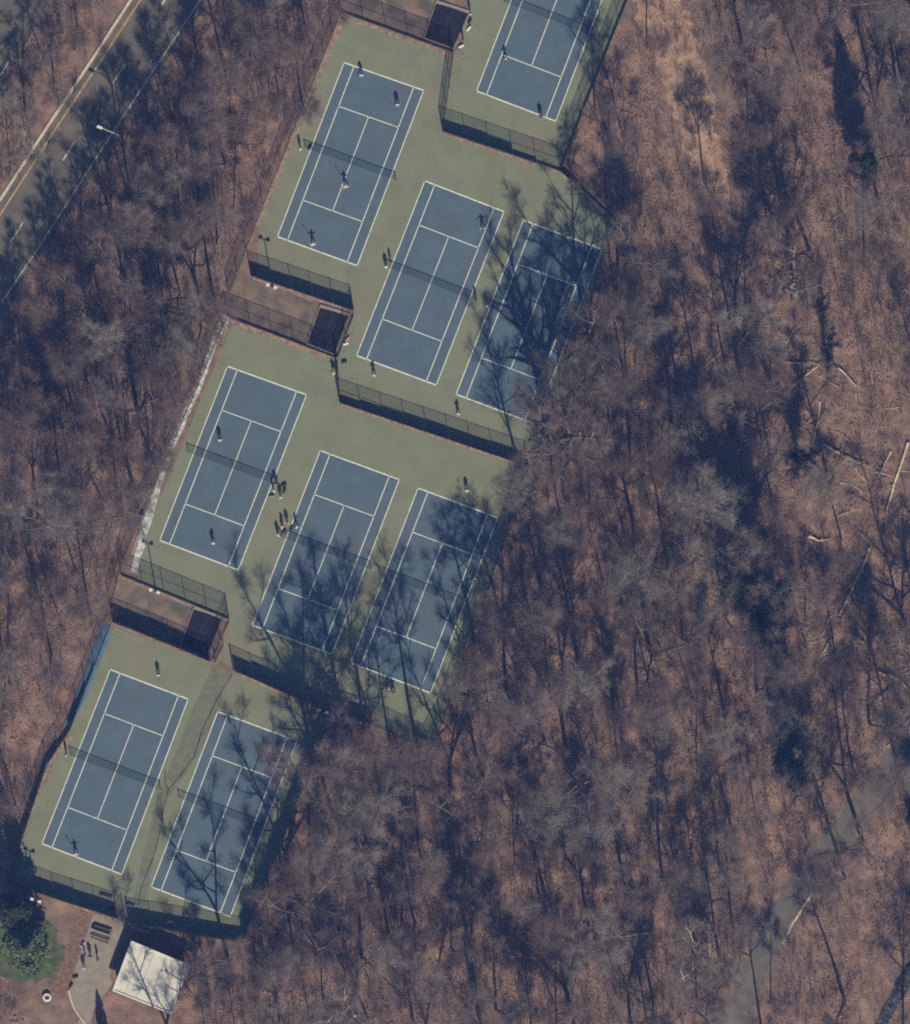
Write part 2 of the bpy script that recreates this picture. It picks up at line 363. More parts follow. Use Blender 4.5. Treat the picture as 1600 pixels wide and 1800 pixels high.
net_me = lattice('net_cords', NETL, .95, .085, .011)
b = MB(); b.box((0, 0, 1.0), (NETL, .05, .07)); band_me = b.mesh('headband')
b = MB(); b.tube((0, 0, 0), (0, 0, 1.09), .045, n=10); b.lathe([(.055, 1.09), (.055, 1.12), (.0, 1.14)], n=10); b.box((0, .07, .8), (.07, .08, .12)); post_me = b.mesh('net_post')
b = MB(); b.box((0, -.035, .5), (.05, .01, .95)); strap_me = b.mesh('strap')
net_data = []
for tl, tr, br, bl, lab in COURTS:
    ct = sheet('tennis_court', [tl, tr, br, bl], .030, M['court']); tag(ct, lab, kind='structure')
    TL, TR, BR, BL = [Vector(p) for p in (tl, tr, br, bl)]
    def q(u, v): return (TL.lerp(TR, u)).lerp(BL.lerp(BR, u), v)
    def line(nm, a, b, w):
        e = (b-a).normalized()*w*S/2
        ribbon(nm, [tuple(a-e), tuple(b+e)], w, .035, M['line'], ct)
    s1 = .125; v1 = .2308
    line('baseline', q(0, 0), q(1, 0), .16); line('baseline', q(0, 1), q(1, 1), .16)
    line('sideline', q(0, 0), q(0, 1), .115); line('sideline', q(1, 0), q(1, 1), .115)
    for u in (s1, 1-s1): line('singles_line', q(u, 0), q(u, 1), .11)
    for v in (v1, 1-v1): line('service_line', q(s1, v), q(1-s1, v), .11)
    line('centre_line', q(.5, v1), q(.5, 1-v1), .10)
    a, c = q(0, .5), q(1, .5); m_ = (a+c)/2; ang = math.atan2(-(c.y-a.y), c.x-a.x)
    net_data.append((m_, ang, lab))
NL = ['net across the topmost court', 'net on the upper left court with a white figure at its left post', 'net across the upper middle court', 'net under tree shadow on the upper right court',
      'net on the middle left court with bags at its right post', 'net on the central court with a group at its left post', 'net under tree shadow on the middle right court',
      'net on the bottom left court beside the worn strip', 'net on the shaded bottom right court']
for (m_, ang, lab), nl in zip(net_data, NL):
    r = empty('tennis_net', W(m_.x, m_.y, .036), ang); tag(r, 'dark tennis '+nl, 'tennis net', 'nets across the courts')
    o = link('net_cords', net_me, r, M['net']); o['kind'] = 'stuff'
    link('headband', band_me, r, M['headband']); link('strap', strap_me, r, M['headband'])
    for s in (-1, 1):
        o = link('post', post_me, r, M['darkmetal']); o.location = (s*(NETL/2+.05), 0, 0)

# ------------------------------------------------------------------ fences
FH = 3.15
def chain_unit():
    """1 x 1 panel of woven wire"""
    P0, P1 = [], []
    k = 15
    for i in range(-k, k):
        for sgn in (1, -1):
            a = i/k; pts = []
            x0, z0, x1, z1 = a, 0.0, a+1, 1.0
            if x0 < 0: z0 = -x0; x0 = 0
            if x1 > 1: z1 = 1-(x1-1); x1 = 1
            if x1-x0 < .01: continue
            if sgn < 0: x0, x1 = 1-x0, 1-x1
            P0.append((x0, .004*sgn, z0)); P1.append((x1, .004*sgn, z1))
    r = np.full(len(P0), .0055)
    return segmesh('wire_mesh', P0, P1, r, r, 3)
wire_me = chain_unit(); wire_me.materials.append(M['darkmetal'])
b = MB(); b.tube((0, 0, 0), (0, 0, FH+.02), .042, n=8)
fpost_me = b.mesh('post'); fpost_me.materials.append(M['darkmetal'])
b = MB(); b.lathe([(.056, 0), (.056, .05), (.035, .085), (0, .09)], n=8); cap_me = b.mesh('cap'); cap_me.materials.append(M['greymetal'])
b = MB(); b.box((.5, 0, .5), (1, .012, 1)); scr_me = b.mesh('windscreen'); scr_me.materials.append(M['screen'])
b = MB(); b.tube((0, 0, 0), (1, 0, 0), .03, n=8); rail_me = b.mesh('rail'); rail_me.materials.append(M['darkmetal'])
def fence(label, pts, screen=0.0, end=True, h=FH, screens=None):
    P = [W(x, y, .02) for x, y in pts]
    r = empty('chain_link_fence', P[0]); tag(r, label, 'fence', 'chain link fences round the courts')
    base = P[0]
    def addpost(p):
        o = link('post', fpost_me, r); o.location = p-base; o.scale = (1, 1, h/FH)
        c = link('cap', cap_me, o); c.location = (0, 0, FH+.0)
    tot = sum((b-a).length for a, b in zip(P[:-1], P[1:])); run = 0
    for a, b in zip(P[:-1], P[1:]):
        L = (b-a).length; n = max(1, round(L/2.95)); ang = math.atan2(b.y-a.y, b.x-a.x); d = (b-a)/n; l = L/n
        for k in range(n):
            p = a+d*k; addpost(p)
            o = link('wire_mesh', wire_me, r); o.location = p-base+Vector((0, 0, .04)); o.rotation_euler = (0, 0, ang); o.scale = (l, 1, h-.06)
            s = screen if screens is None else float(np.interp((run+l*(k+.5))/tot, np.linspace(0, 1, len(screens)), screens))
            if s > .15:
                ss = s*random.uniform(.94, 1.05)
                nrm = Vector((-math.sin(ang), math.cos(ang), 0))*.055
                o = link('windscreen', scr_me, r); o.location = p-base+Vector((0, 0, .05))+nrm+(b-a).normalized()*.03; o.rotation_euler = (0, 0, ang); o.scale = (l-.06, 1, min(ss, h-.1))
            run += l
        for z in (h-.01, h*.52, .12):
            o = link('rail', rail_me, r); o.location = a-base+Vector((0, 0, z)); o.rotation_euler = (0, 0, ang); o.scale = (L, 1, 1)
    if end: addpost(P[-1])
    return r
fence('long dark fence along the west edge of the upper left court', [(600, 22), (447, 400), (402, 520)], 0)
fence('fence along the top of the upper left court', [(600, 22), (797, 93)], .35)
fence('short fence dividing the topmost court from the upper left court', [(797, 93), (778, 231)], 0)
fence('screened fence below the topmost court running into the trees', [(778, 231), (985, 301), (1083, 388)], screens=[1.5, 1.8, 1.7, .8, .4])
fence('fence on the right of the topmost court at the wood edge', [(985, 301), (1025, 195), (1103, 0), (1128, -70)], .5)
fence('screened fence below the upper left court above the first dirt plot', [(441, 485), (622, 546)], 1.75)
fence('short fence beside the dark cover of the first dirt plot', [(622, 552), (593, 629)], .3)
fence('short fence with a figure beside it below the first dirt plot', [(593, 632), (597, 707)], .2)
fence('long screened fence between the upper and middle rows of courts', [(597, 708), (905, 812), (930, 820)], screens=[1.0, 1.3, 1.5, 1.6])
fence('fence under the trees right of the upper right court', [(1083, 390), (938, 818)], 0)
fence('fence between the first dirt plot and the middle left court', [(402, 558), (592, 630)], .35)
fence('fence outside the whitish strip along the middle left court', [(400, 556), (216, 985), (193, 1068)], 0)
fence('fence above the second dirt plot below the middle left court', [(213, 1011), (402, 1088)], .3)
fence('screened fence between the second dirt plot and the bottom left court', [(197, 1092), (370, 1162)], 2.35)
fence('short fence beside the dark cover of the second dirt plot', [(403, 1089), (372, 1161)], .25)
fence('screened fence between the middle and bottom rows of courts', [(412, 1178), (580, 1252), (655, 1273)], screens=[1.7, 2.2, 2.3, 2.2])
fence('bare fence under the trees below the middle right court', [(656, 1274), (752, 1318), (776, 1275)], 0)
fence('fence under the trees right of the middle right court', [(930, 821), (777, 1274)], 0)
fence('tall dark fully screened fence right of the bottom right court', [(581, 1264), (428, 1652)], screens=[3.0, 3.0, 3.0, 2.9])
fence('screened fence below the bottom right court beside the pavilion', [(228, 1622), (428, 1656)], 1.9)
fence('screened fence below the bottom left court beside the evergreen', [(14, 1548), (97, 1578), (206, 1613)], 1.9)
fence('screened fence along the left side of the bottom left court', [(195, 1095), (122, 1285), (82, 1345), (14, 1547)], screens=[.2, .2, 1.2, 1.75, 1.75])
def gate(label, a, b, open_ang):
    A, B = W(*a, .02), W(*b, .02); r = empty('fence_gate', A); tag(r, label, 'gate', 'gates in the court fences')
    for p in (A, B):
        m = MB(); m.tube((0, 0, 0), (0, 0, FH+.05), .06, n=10); o = m.build('post', M['darkmetal'], r); o.location = p-A
    ang = math.atan2(B.y-A.y, B.x-A.x)+open_ang; L = (B-A).length*.92
    m = MB(); d = Vector((math.cos(ang), math.sin(ang), 0)); st = d*.06
    for z in (.1, 1.1, 2.1): m.tube(st+Vector((0, 0, z)), st+d*L+Vector((0, 0, z)), .025, n=6)
    m.tube(st+d*L+Vector((0, 0, .1)), st+d*L+Vector((0, 0, 2.1)), .025, n=6)
    m.build('leaf_frame', M['darkmetal'], r)
    o = link('wire_mesh', wire_me, r); o.location = st+Vector((0, 0, .1)); o.rotation_euler = (0, 0, ang); o.scale = (L, 1, 2)
gate('gate of the walkway below the bottom left court', (208, 1613), (226, 1618), 1.2)
gate('gate between the middle and bottom rows at the head of the worn strip', (378, 1163), (410, 1177), 1.5)

# ------------------------------------------------------------------ dark covers on the dirt plots
def cover(label, pts):
    P = [W(x, y, 0) for x, y in pts]; c = sum(P, Vector())/4
    r = empty('dark_cover', c); tag(r, label, 'cover', 'dark covers beside the dirt plots')
    m = MB(); v = [p-c+Vector((0, 0, .18)) for p in P]
    mid_a = (v[0]+v[1])/2+Vector((0, 0, .10)); mid_b = (v[2]+v[3])/2+Vector((0, 0, .10))
    lo = [p-c+Vector((0, 0, .02)) for p in P]
    m.add(v+[mid_a, mid_b]+lo, [(0, 3, 5, 4), (4, 5, 2, 1), (0, 6, 9, 3), (1, 2, 8, 7), (6, 0, 4), (1, 7, 4), (6, 4, 7), (3, 9, 5), (8, 2, 5), (9, 8, 5)])
    m.build('sheet', M['navy'], r)
    m = MB(); m.beam(mid_a.lerp(mid_b, .03)+Vector((0, 0, .012)), mid_a.lerp(mid_b, .97)+Vector((0, 0, .012)), .06, .02); m.build('seam', mat('seam_tape', (.05, .05, .075), var=.2), r)
    for i, (k, w) in enumerate([((0, 1), .42), ((1, 2), .16), ((2, 3), .2), ((3, 0), .16)]):
        a, b = P[k[0]]-c, P[k[1]]-c; e = (a+b)/2; out = e.normalized()*(w/2+.02); d = (b-a).normalized()*.12
        m = MB(); m.beam(a+out-d+Vector((0, 0, .09)), b+out+d+Vector((0, 0, .09)), w, .2+.01*i); m.build('edging', M['concrete'] if i == 0 else M['timber'], r)
cover('dark rectangular cover beside the topmost court', [(767, 6), (823, 24), (797, 84), (747, 66)])
cover('dark rectangular cover on the first dirt plot below the upper left court', [(563, 541), (612, 556), (588, 622), (541, 603)])
cover('dark rectangular cover on the second dirt plot above the bottom left court', [(341, 1071), (389, 1088), (364, 1153), (318, 1134)])

# ------------------------------------------------------------------ walkway, pavilion, small furniture at the bottom left
o = sheet('walkway', [(163, 1607), (206, 1616), (223, 1625), (208, 1670), (193, 1712), (198, 1730), (180, 1752), (165, 1775), (158, 1805), (148, 1850), (110, 1850), (140, 1790), (128, 1762), (122, 1742), (133, 1700), (150, 1650)], .02, M['concrete']); tag(o, 'beige concrete walkway from the gate past the picnic table', kind='structure')
o = sheet('walkway', [(172, 1563), (198, 1571), (240, 1586), (226, 1616), (207, 1613), (176, 1603)], .0275, mat('gate_paving', (.235, .225, .18), var=.1, scale=1.5)); tag(o, 'paved threshold inside the bottom gate', kind='structure')
o = sheet('mulch_bed', [(143, 1598), (162, 1606), (149, 1650), (130, 1705), (121, 1742), (115, 1755), (85, 1740), (100, 1720), (112, 1680), (128, 1632)], .015, M['mulch']); tag(o, 'brown mulch bed left of the walkway', kind='structure')
o = sheet('grass_patch', [(50+(62+9*math.sin(5*a)+random.uniform(-9, 9))*math.cos(a)*1.05, 1672+(60+7*math.sin(3*a)+random.uniform(-8, 8))*math.sin(a)) for a in [2*math.pi*k/46 for k in range(46)]], .012, mat('short_grass', (.06, .085, .04), col2=(.13, .15, .075), scale=1.0, detail=7)); tag(o, 'green grassy ground under the evergreen tree', kind='structure')
for pts, lab in [([(175, 1565), (198, 1572), (197, 1579), (174, 1572)], 'larger dark mat just inside the gate'), ([(190, 1592), (204, 1596), (202, 1602), (188, 1597)], 'small dark mat between the gate posts and the larger mat'), ([(223, 1582), (238, 1587), (236, 1593), (221, 1589)], 'dark mat right of the gate')]:
    P = [W(x, y) for x, y in pts]; m = MB(); m.add([p+Vector((0, 0, .03)) for p in P]+[p+Vector((0, 0, .065)) for p in P], [(4, 5, 6, 7)[::-1], (0, 1, 5, 4), (1, 2, 6, 5), (2, 3, 7, 6), (3, 0, 4, 7)])
    tag(m.build('door_mat', M['screen']), lab, 'mat', 'dark mats by the gate')
# pavilion
PV = [(232, 1652), (335, 1695), (302, 1781), (199, 1740)]
P = [W(x, y) for x, y in PV]; c = sum(P, Vector())/4
pv = empty('pavilion', c); tag(pv, 'small pavilion with a flat white roof dappled by tree shadows', 'building')
def inset(k, z): return [(p-c)*k+Vector((0, 0, z)) for p in P]
m = MB(); a, b_ = inset(1, 2.62), inset(1, 2.86)
m.add(a+b_, [(0, 1, 2, 3), (7, 6, 5, 4), (0, 4, 5, 1), (1, 5, 6, 2), (2, 6, 7, 3), (3, 7, 4, 0)]); ro = m.build('roof', M['roofskin'], pv)
stain(M['roofskin'], (.45, .40, .35), .8, .55, .8, .5, 12)
for k in range(1, 5):
    a_, e_ = (P[0]-c).lerp(P[1]-c, k/5), (P[3]-c).lerp(P[2]-c, k/5); sm = MB(); sm.beam(a_.lerp(e_, .04)+Vector((0, 0, 2.868)), a_.lerp(e_, .96)+Vector((0, 0, 2.868)), .05, .016); sm.build('seam', M['concrete'], ro)
sm = MB(); v_ = (P[1]-c).lerp(P[3]-c, .3); sm.lathe([(.11, 2.86), (.11, 3.12), (.17, 3.13), (.17, 3.2), (0, 3.24)], (v_.x, v_.y, 0), 12); sm.build('vent', M['greymetal'], ro)
for i in range(4):
    a = (P[i]-c)*1.0; b_ = (P[(i+1) % 4]-c)*1.0; e = ((a+b_)/2).normalized()
    m = MB(); m.beam(a-e*.09+Vector((0, 0, 2.92+.002*i)), b_-e*.09+Vector((0, 0, 2.92+.002*i)), .20, .12); m.build('roof_edge', M['white'], pv)
for i in range(4):
    a = (P[i]-c)*.84; b_ = (P[(i+1) % 4]-c)*.84
    d = (b_-a).normalized()*.1
    m = MB(); m.beam(a-d+Vector((0, 0, 1.31)), b_-d+Vector((0, 0, 1.31)), .2, 2.6); wl_o = m.build('wall', M['brick'], pv)
    mid = a.lerp(b_, .5); e = mid.normalized(); dd = (b_-a).normalized()
    if i in (0, 3):
        m = MB(); m.beam(mid-dd*.5+e*.115+Vector((0, 0, 1.02)), mid+dd*.5+e*.115+Vector((0, 0, 1.02)), .05, 2.04); m.build('door', M['doorpaint'], pv)
    else:
        m = MB(); m.beam(mid-dd*.8+e*.115+Vector((0, 0, 1.6)), mid+dd*.8+e*.115+Vector((0, 0, 1.6)), .04, .9); m.build('window', M['darkglass'], pv)
o = sheet('brick_paving', [(229, 1633), (331, 1668), (333, 1692), (232, 1652)], .016, M['brick']); tag(o, 'shaded red brick paving along the upper side of the pavilion', kind='structure')
# low pale bench by the fence
def bench(label, a, b):
    A, B = W(*a), W(*b); c0 = (A+B)/2; r = empty('bench', c0); tag(r, label, 'bench')
    for k in (-1, 1):
        n = Vector((-(B-A).y, (B-A).x, 0)).normalized()*.1*k
        m = MB(); m.beam(A-c0+n+Vector((0, 0, .45)), B-c0+n+Vector((0, 0, .45)), .17, .05); m.build('seat_board', M['palewood'], r)
    for t in (.12, .88):
        p = A.lerp(B, t)-c0; m = MB(); m.box((p.x, p.y, .215), (.08, .34, .43), math.atan2((B-A).y, (B-A).x)); m.build('leg', M['darkmetal'], r)
bench('pale narrow bench along the fence above the pavilion', (231, 1628), (262, 1640))
# picnic table
A, B = W(162, 1636), W(196, 1648); c0 = (A+B)/2; ang = math.atan2((B-A).y, (B-A).x)
r = empty('picnic_table', c0, ang); tag(r, 'dark picnic table with a pale board on the walkway', 'picnic table')
for k in range(5):
    m = MB(); m.box((0, -.3+.15*k, .74), (2.5, .135, .04)); m.build('table_board', M['palewood'] if k in (3,) else M['rustmetal'], r)
for s in (-1, 1):
    for q_ in (0, 1):
        m = MB(); m.box((0, s*(.68+.14*q_), .45), (2.5, .125, .04)); m.build('seat_board', M['rustmetal'], r)
    for e in (-1, 1):
        m = MB(); m.beam((e*.9, s*.2, .70), (e*.9, s*.6, .0), .09, .05); m.build('leg', M['rustmetal'], r)
for e in (-1, 1):
    m = MB(); m.beam((e*.84, -.85, .40), (e*.84, .85, .40), .05, .09); m.build('crossbar', M['rustmetal'], r)
# ring
r = empty('concrete_ring', W(83, 1753)); tag(r, 'round white concrete ring with a dark middle left of the walkway', 'concrete ring')
m = MB(); m.lathe([(.54, 0), (.56, .45), (.5, .52), (.33, .52), (.3, .45), (.3, .02)], n=28); m.build('rim', M['white'], r)
m = MB(); m.lathe([(.298, .12), (.15, .14), (0, .15)], n=20); m.build('filling', M['dirt'], r)
m = MB(); m.box((.08, .05, .53), (.34, .07, .05), .5); m.build('bar', M['screen'], r)
# kerb
m = MB(); K = [W(x, y, .05) for x, y in [(121, 1741), (123, 1750), (126, 1761), (131, 1773), (138, 1784), (148, 1796), (156, 1812)]]
for a, b_ in zip(K[:-1], K[1:]): m.beam(a, b_, .22, .2)
tag(m.build('curved_kerb', M['kerb']), 'pale curved kerb at the bottom of the walkway', 'kerb')

# ------------------------------------------------------------------ lamps
def floodlight(label, x, y, h=5.9):
    r = empty('floodlight', W(x, y, .0)); tag(r, label, 'floodlight', 'floodlight poles beside the courts')
    m = MB(); m.tube((0, 0, 0), (0, 0, h), .09, .06, 10); m.build('pole', M['darkmetal'], r)
    m = MB(); m.box((0, 0, .12), (.36, .36, .24)); m.build('base', M['concrete'], r)
    m = MB(); m.beam((-.55, .18, h-.05), (.55, -.18, h-.05), .08, .08); m.build('crossarm', M['darkmetal'], r)
    for s in (-1, 1):
        m = MB(); m.box((s*.48, -s*.16, h+.1), (.42, .34, .2), -.32); o = m.build('lamp_head', M['glass'], r)
        mm = MB(); mm.box((s*.48, -s*.16, h-.01), (.34, .26, .02), -.32); mm.build('lens', M['darkglass'], o)
floodlight('twin floodlight pole on the first dirt plot below the upper left court', 479, 505)
floodlight('twin floodlight pole above the second dirt plot', 274, 1039)
floodlight('twin floodlight pole in the dark evergreen shade at the bottom left', 66, 1580)
floodlight('bright floodlight at the upper corner of the bottom right court', 569, 1249)
r = empty('street_lamp', W(211, 240)); tag(r, 'white street lamp reaching over the road', 'street lamp')
m = MB(); m.tube((0, 0, 0), (0, 0, 7.0), .10, .07, 10); m.build('pole', M['greymetal'], r)
m = MB(); m.tube((0, 0, 6.95), (-1.1, .44, 7.15), .06, .05, 8); m.tube((-1.1, .44, 7.15), (-2.1, .84, 7.2), .05, .045, 8); m.build('arm', M['white'], r)
m = MB(); m.box((-2.38, .95, 7.2), (.72, .34, .14), math.atan2(.84, -2.1)); m.build('lamp_head', M['glass'], r)
def roadlamp2():
    r = empty('street_lamp', W(162, 118)); return r

# ------------------------------------------------------------------ people
def skinmesh(name, verts, edges, radii, root=0, sub=1):
    me = bpy.data.meshes.new(name); me.from_pydata(verts, edges, []); o = bpy.data.objects.new(name, me); C.objects.link(o)
    md = o.modifiers.new('s', 'SKIN'); md.use_smooth_shade = True
    if not me.skin_vertices: 
        bm = bmesh.new(); bm.from_mesh(me); bm.verts.layers.skin.verify(); bm.to_mesh(me); bm.free()
    for i, rr in enumerate(radii):
        me.skin_vertices[0].data[i].radius = (rr, rr) if not isinstance(rr, tuple) else rr
        me.skin_vertices[0].data[i].use_root = (i == root)
    sb = o.modifiers.new('u', 'SUBSURF'); sb.levels = sub; sb.render_levels = sub
    dg = bpy.context.evaluated_depsgraph_get(); out = bpy.data.meshes.new_from_object(o.evaluated_get(dg)); out.name = name
    bpy.data.objects.remove(o); bpy.data.meshes.remove(me)
    return out
POSES = {   # joints: pelvis z, lean, left/right arm and leg targets
    'ready':  dict(lean=.16, la=[(.24, .10, 1.12), (.16, .34, 1.02)], ra=[(-.26, .08, 1.12), (-.14, .38, 1.03)], ll=[(.16, .10, .48), (.20, .0, .07)], rl=[(-.16, .10, .48), (-.20, .0, .07)], pz=.92),
    'swing':  dict(lean=.08, la=[(.34, .12, 1.25), (.50, .28, 1.30)], ra=[(-.40, -.04, 1.38), (-.62, .12, 1.62)], ll=[(.16, .16, .50), (.24, .12, .07)], rl=[(-.15, .02, .50), (-.22, -.28, .08)], pz=.93),
    'stand':  dict(lean=.0, la=[(.25, -.03, 1.16), (.25, .06, .90)], ra=[(-.25, -.03, 1.16), (-.25, .08, .90)], ll=[(.10, .02, .50), (.11, .0, .07)], rl=[(-.10, .02, .50), (-.11, .0, .07)], pz=.95),
    'stride': dict(lean=.06, la=[(.25, -.14, 1.18), (.24, -.02, .95)], ra=[(-.25, .10, 1.17), (-.22, .30, 1.02)], ll=[(.10, .22, .52), (.10, .26, .09)], rl=[(-.10, .0, .50), (-.10, -.30, .12)], pz=.94)}
def build_pose(p):
    d = POSES[p]; ln = d['lean']; pz = d['pz']
    def up(z): return ln*(z-pz)
    J = {'pel': (0, 0, pz), 'wst': (0, up(1.1), 1.10), 'chs': (0, up(1.30), 1.30), 'nkb': (0, up(1.46), 1.46), 'nek': (0, up(1.52)+.01, 1.53), 'hed': (0, up(1.6)+.03, 1.61), 'crn': (0, up(1.7)+.03, 1.70),
         'lsh': (.19, up(1.42), 1.42), 'lel': d['la'][0], 'lwr': d['la'][1], 'rsh': (-.19, up(1.42), 1.42), 'rel': d['ra'][0], 'rwr': d['ra'][1],
         'lhp': (.10, 0, pz-.06), 'lkn': d['ll'][0], 'lan': d['ll'][1], 'rhp': (-.10, 0, pz-.06), 'rkn': d['rl'][0], 'ran': d['rl'][1]}
    J = {k: Vector(v) for k, v in J.items()}
    for s, a in (('l', d['la']), ('r', d['ra'])):
        J[s+'hd'] = J[s+'wr']+(J[s+'wr']-J[s+'el']).normalized()*.09
    for s in 'lr': J[s+'to'] = Vector((J[s+'an'].x*1.05, J[s+'an'].y+.18, .04))
    J['nos'] = J['hed']+Vector((0, .115, -.01))
    E = [('pel', 'wst'), ('wst', 'chs'), ('chs', 'nkb'), ('nkb', 'nek'), ('nek', 'hed'), ('hed', 'crn'), ('nkb', 'lsh'), ('lsh', 'lel'), ('lel', 'lwr'), ('lwr', 'lhd'), ('nkb', 'rsh'), ('rsh', 'rel'), ('rel', 'rwr'), ('rwr', 'rhd'),
         ('pel', 'lhp'), ('lhp', 'lkn'), ('lkn', 'lan'), ('lan', 'lto'), ('pel', 'rhp'), ('rhp', 'rkn'), ('rkn', 'ran'), ('ran', 'rto')]
    rad = dict(pel=.13, wst=.12, chs=.145, nkb=.10, nek=.058, hed=.092, crn=.07, lsh=.068, rsh=.068, lel=.045, rel=.045, lwr=.032, rwr=.032, lhd=.038, rhd=.038, lhp=.095, rhp=.095, lkn=.06, rkn=.06, lan=.042, ran=.042, lto=.035, rto=.035)
    ks = list(rad); ix = {k: i for i, k in enumerate(ks)}
    body = skinmesh('body_'+p, [tuple(J[k]) for k in ks], [(ix[a], ix[b]) for a, b in E], [rad[k] for k in ks], ix['pel'])
    # fingers, nose and ears joined onto the body
    P0, P1, R0, R1 = [], [], [], []
    for s in 'lr':
        dr = (J[s+'hd']-J[s+'wr']).normalized(); sd_ = dr.cross(Vector((0, 0, 1))); sd_ = sd_.normalized() if sd_.length > .1 else Vector((1, 0, 0))
        for k, L in zip((-1.5, -.5, .5, 1.5), (.065, .078, .075, .058)):
            a = J[s+'hd']+sd_*.017*k; m1 = a+dr*L*.6; e = m1+dr*L*.4+Vector((0, 0, -.02))
            P0 += [a, m1]; P1 += [m1, e]; R0 += [.0095, .0085]; R1 += [.0085, .007]
        a = J[s+'wr']+dr*.03+sd_*.03; e = a+dr*.05+sd_*.035; P0.append(a); P1.append(e); R0.append(.012); R1.append(.009)
    P0.append(J['hed']+Vector((0, .08, .02))); P1.append(J['nos']); R0.append(.008); R1.append(.016)
    for s in (-1, 1): P0.append(J['hed']+Vector((s*.085, 0, .02))); P1.append(J['hed']+Vector((s*.1, -.01, -.025))); R0.append(.02); R1.append(.012)
    ex = segmesh('extra', [tuple(a) for a in P0], [tuple(a) for a in P1], R0, R1, 6)
    bm = bmesh.new(); bm.from_mesh(body); bm.from_mesh(ex); bm.to_mesh(body); bm.free(); bpy.data.meshes.remove(ex)
    def part(nm, keys, edges, rr, root):
        ki = {k: i for i, k in enumerate(keys)}
        return skinmesh(nm, [tuple(J[k]) if isinstance(k, str) else k for k in keys], [(ki[a], ki[b]) for a, b in edges], rr, ki[root])
    for s in 'lr': J[s+'slv'] = J[s+'sh'].lerp(J[s+'el'], .75); J[s+'kn2'] = J[s+'hp'].lerp(J[s+'kn'], .8); J[s+'shin'] = J[s+'kn'].lerp(J[s+'an'], .85)
    J['hip'] = J['pel'].lerp(J['wst'], -.1)
    shirt = part('shirt_'+p, ['pel', 'wst', 'chs', 'nkb', 'lsh', 'lslv', 'rsh', 'rslv'], [('pel', 'wst'), ('wst', 'chs'), ('chs', 'nkb'), ('nkb', 'lsh'), ('lsh', 'lslv'), ('nkb', 'rsh'), ('rsh', 'rslv')], [.145, .14, .165, .105, .088, .068, .088, .068], 'chs')
    tr = part('trousers_'+p, ['hip', 'lhp', 'lkn', 'lshin', 'rhp', 'rkn', 'rshin'], [('hip', 'lhp'), ('lhp', 'lkn'), ('lkn', 'lshin'), ('hip', 'rhp'), ('rhp', 'rkn'), ('rkn', 'rshin')], [.14, .11, .078, .06, .11, .078, .06], 'hip')
    shoes = []
    for s in 'lr': shoes.append(skinmesh('shoe', [tuple(J[s+'an']+Vector((0, -.05, -.02))), tuple(J[s+'an']+Vector((0, .06, -.03))), tuple(J[s+'to']+Vector((0, .02, .005)))], [(0, 1), (1, 2)], [.055, .055, .045], 1))
    m = MB(); h = J['hed']+Vector((0, -.012, .03))
    m.lathe([(.0, .125), (.05, .115), (.085, .08), (.102, .02), (.1, -.03), (.085, -.05)], h, 14); hair = m.mesh('hair_'+p)
    m = MB(); m.lathe([(.0, .13), (.06, .118), (.095, .08), (.108, .02)], h, 14)
    m.add([h+Vector((-.09, .05, .02)), h+Vector((.09, .05, .02)), h+Vector((.07, .19, .01)), h+Vector((-.07, .19, .01)), h+Vector((-.09, .05, .035)), h+Vector((.09, .05, .035)), h+Vector((.07, .19, .025)), h+Vector((-.07, .19, .025))],
          [(0, 3, 2, 1), (4, 5, 6, 7), (2, 3, 7, 6), (1, 2, 6, 5), (3, 0, 4, 7)]); cap = m.mesh('cap_'+p)
    return dict(body=body, shirt=shirt, trousers=tr, shoes=shoes, hair=hair, cap=cap, hand=J['rhd'], hdir=(J['rhd']-J['rel']).normalized())
PZ = {p: build_pose(p) for p in POSES}
def setmat(me, m):
    c_ = me.copy(); c_.materials.clear(); c_.materials.append(m); return c_
cache = {}
def gm(me, m):
    k = (me.name, m.name)
    if k not in cache: cache[k] = setmat(me, m)
    return cache[k]
m = MB()
ring = [Vector((0, .43+.165*math.cos(t), .125*math.sin(t))) for t in [2*math.pi*i/18 for i in range(18)]]
for a, b_ in zip(ring, ring[1:]+ring[:1]): m.tube(a, b_, .014, n=6, cap=False)
m.tube((0, 0, 0), (0, .2, 0), .017, n=8); m.tube((0, .2, 0), (0, .29, .05), .01, n=6); m.tube((0, .2, 0), (0, .29, -.05), .01, n=6); rk_frame = m.mesh('frame')
m = MB()
for k in range(-5, 6):
    x = .024*k; L = .125*math.sqrt(max(0, 1-(x/.165)**2)); m.box((0, .43+x, 0), (.004, .006, 2*L))
for k in range(-4, 5):
    z = .026*k; L = .165*math.sqrt(max(0, 1-(z/.125)**2)); m.box((.003, .43, z), (.004, 2*L, .006))
rk_str = m.mesh('strings')
rk_frame.materials.append(M['cloth_black']); rk_str.materials.append(M['headband'])
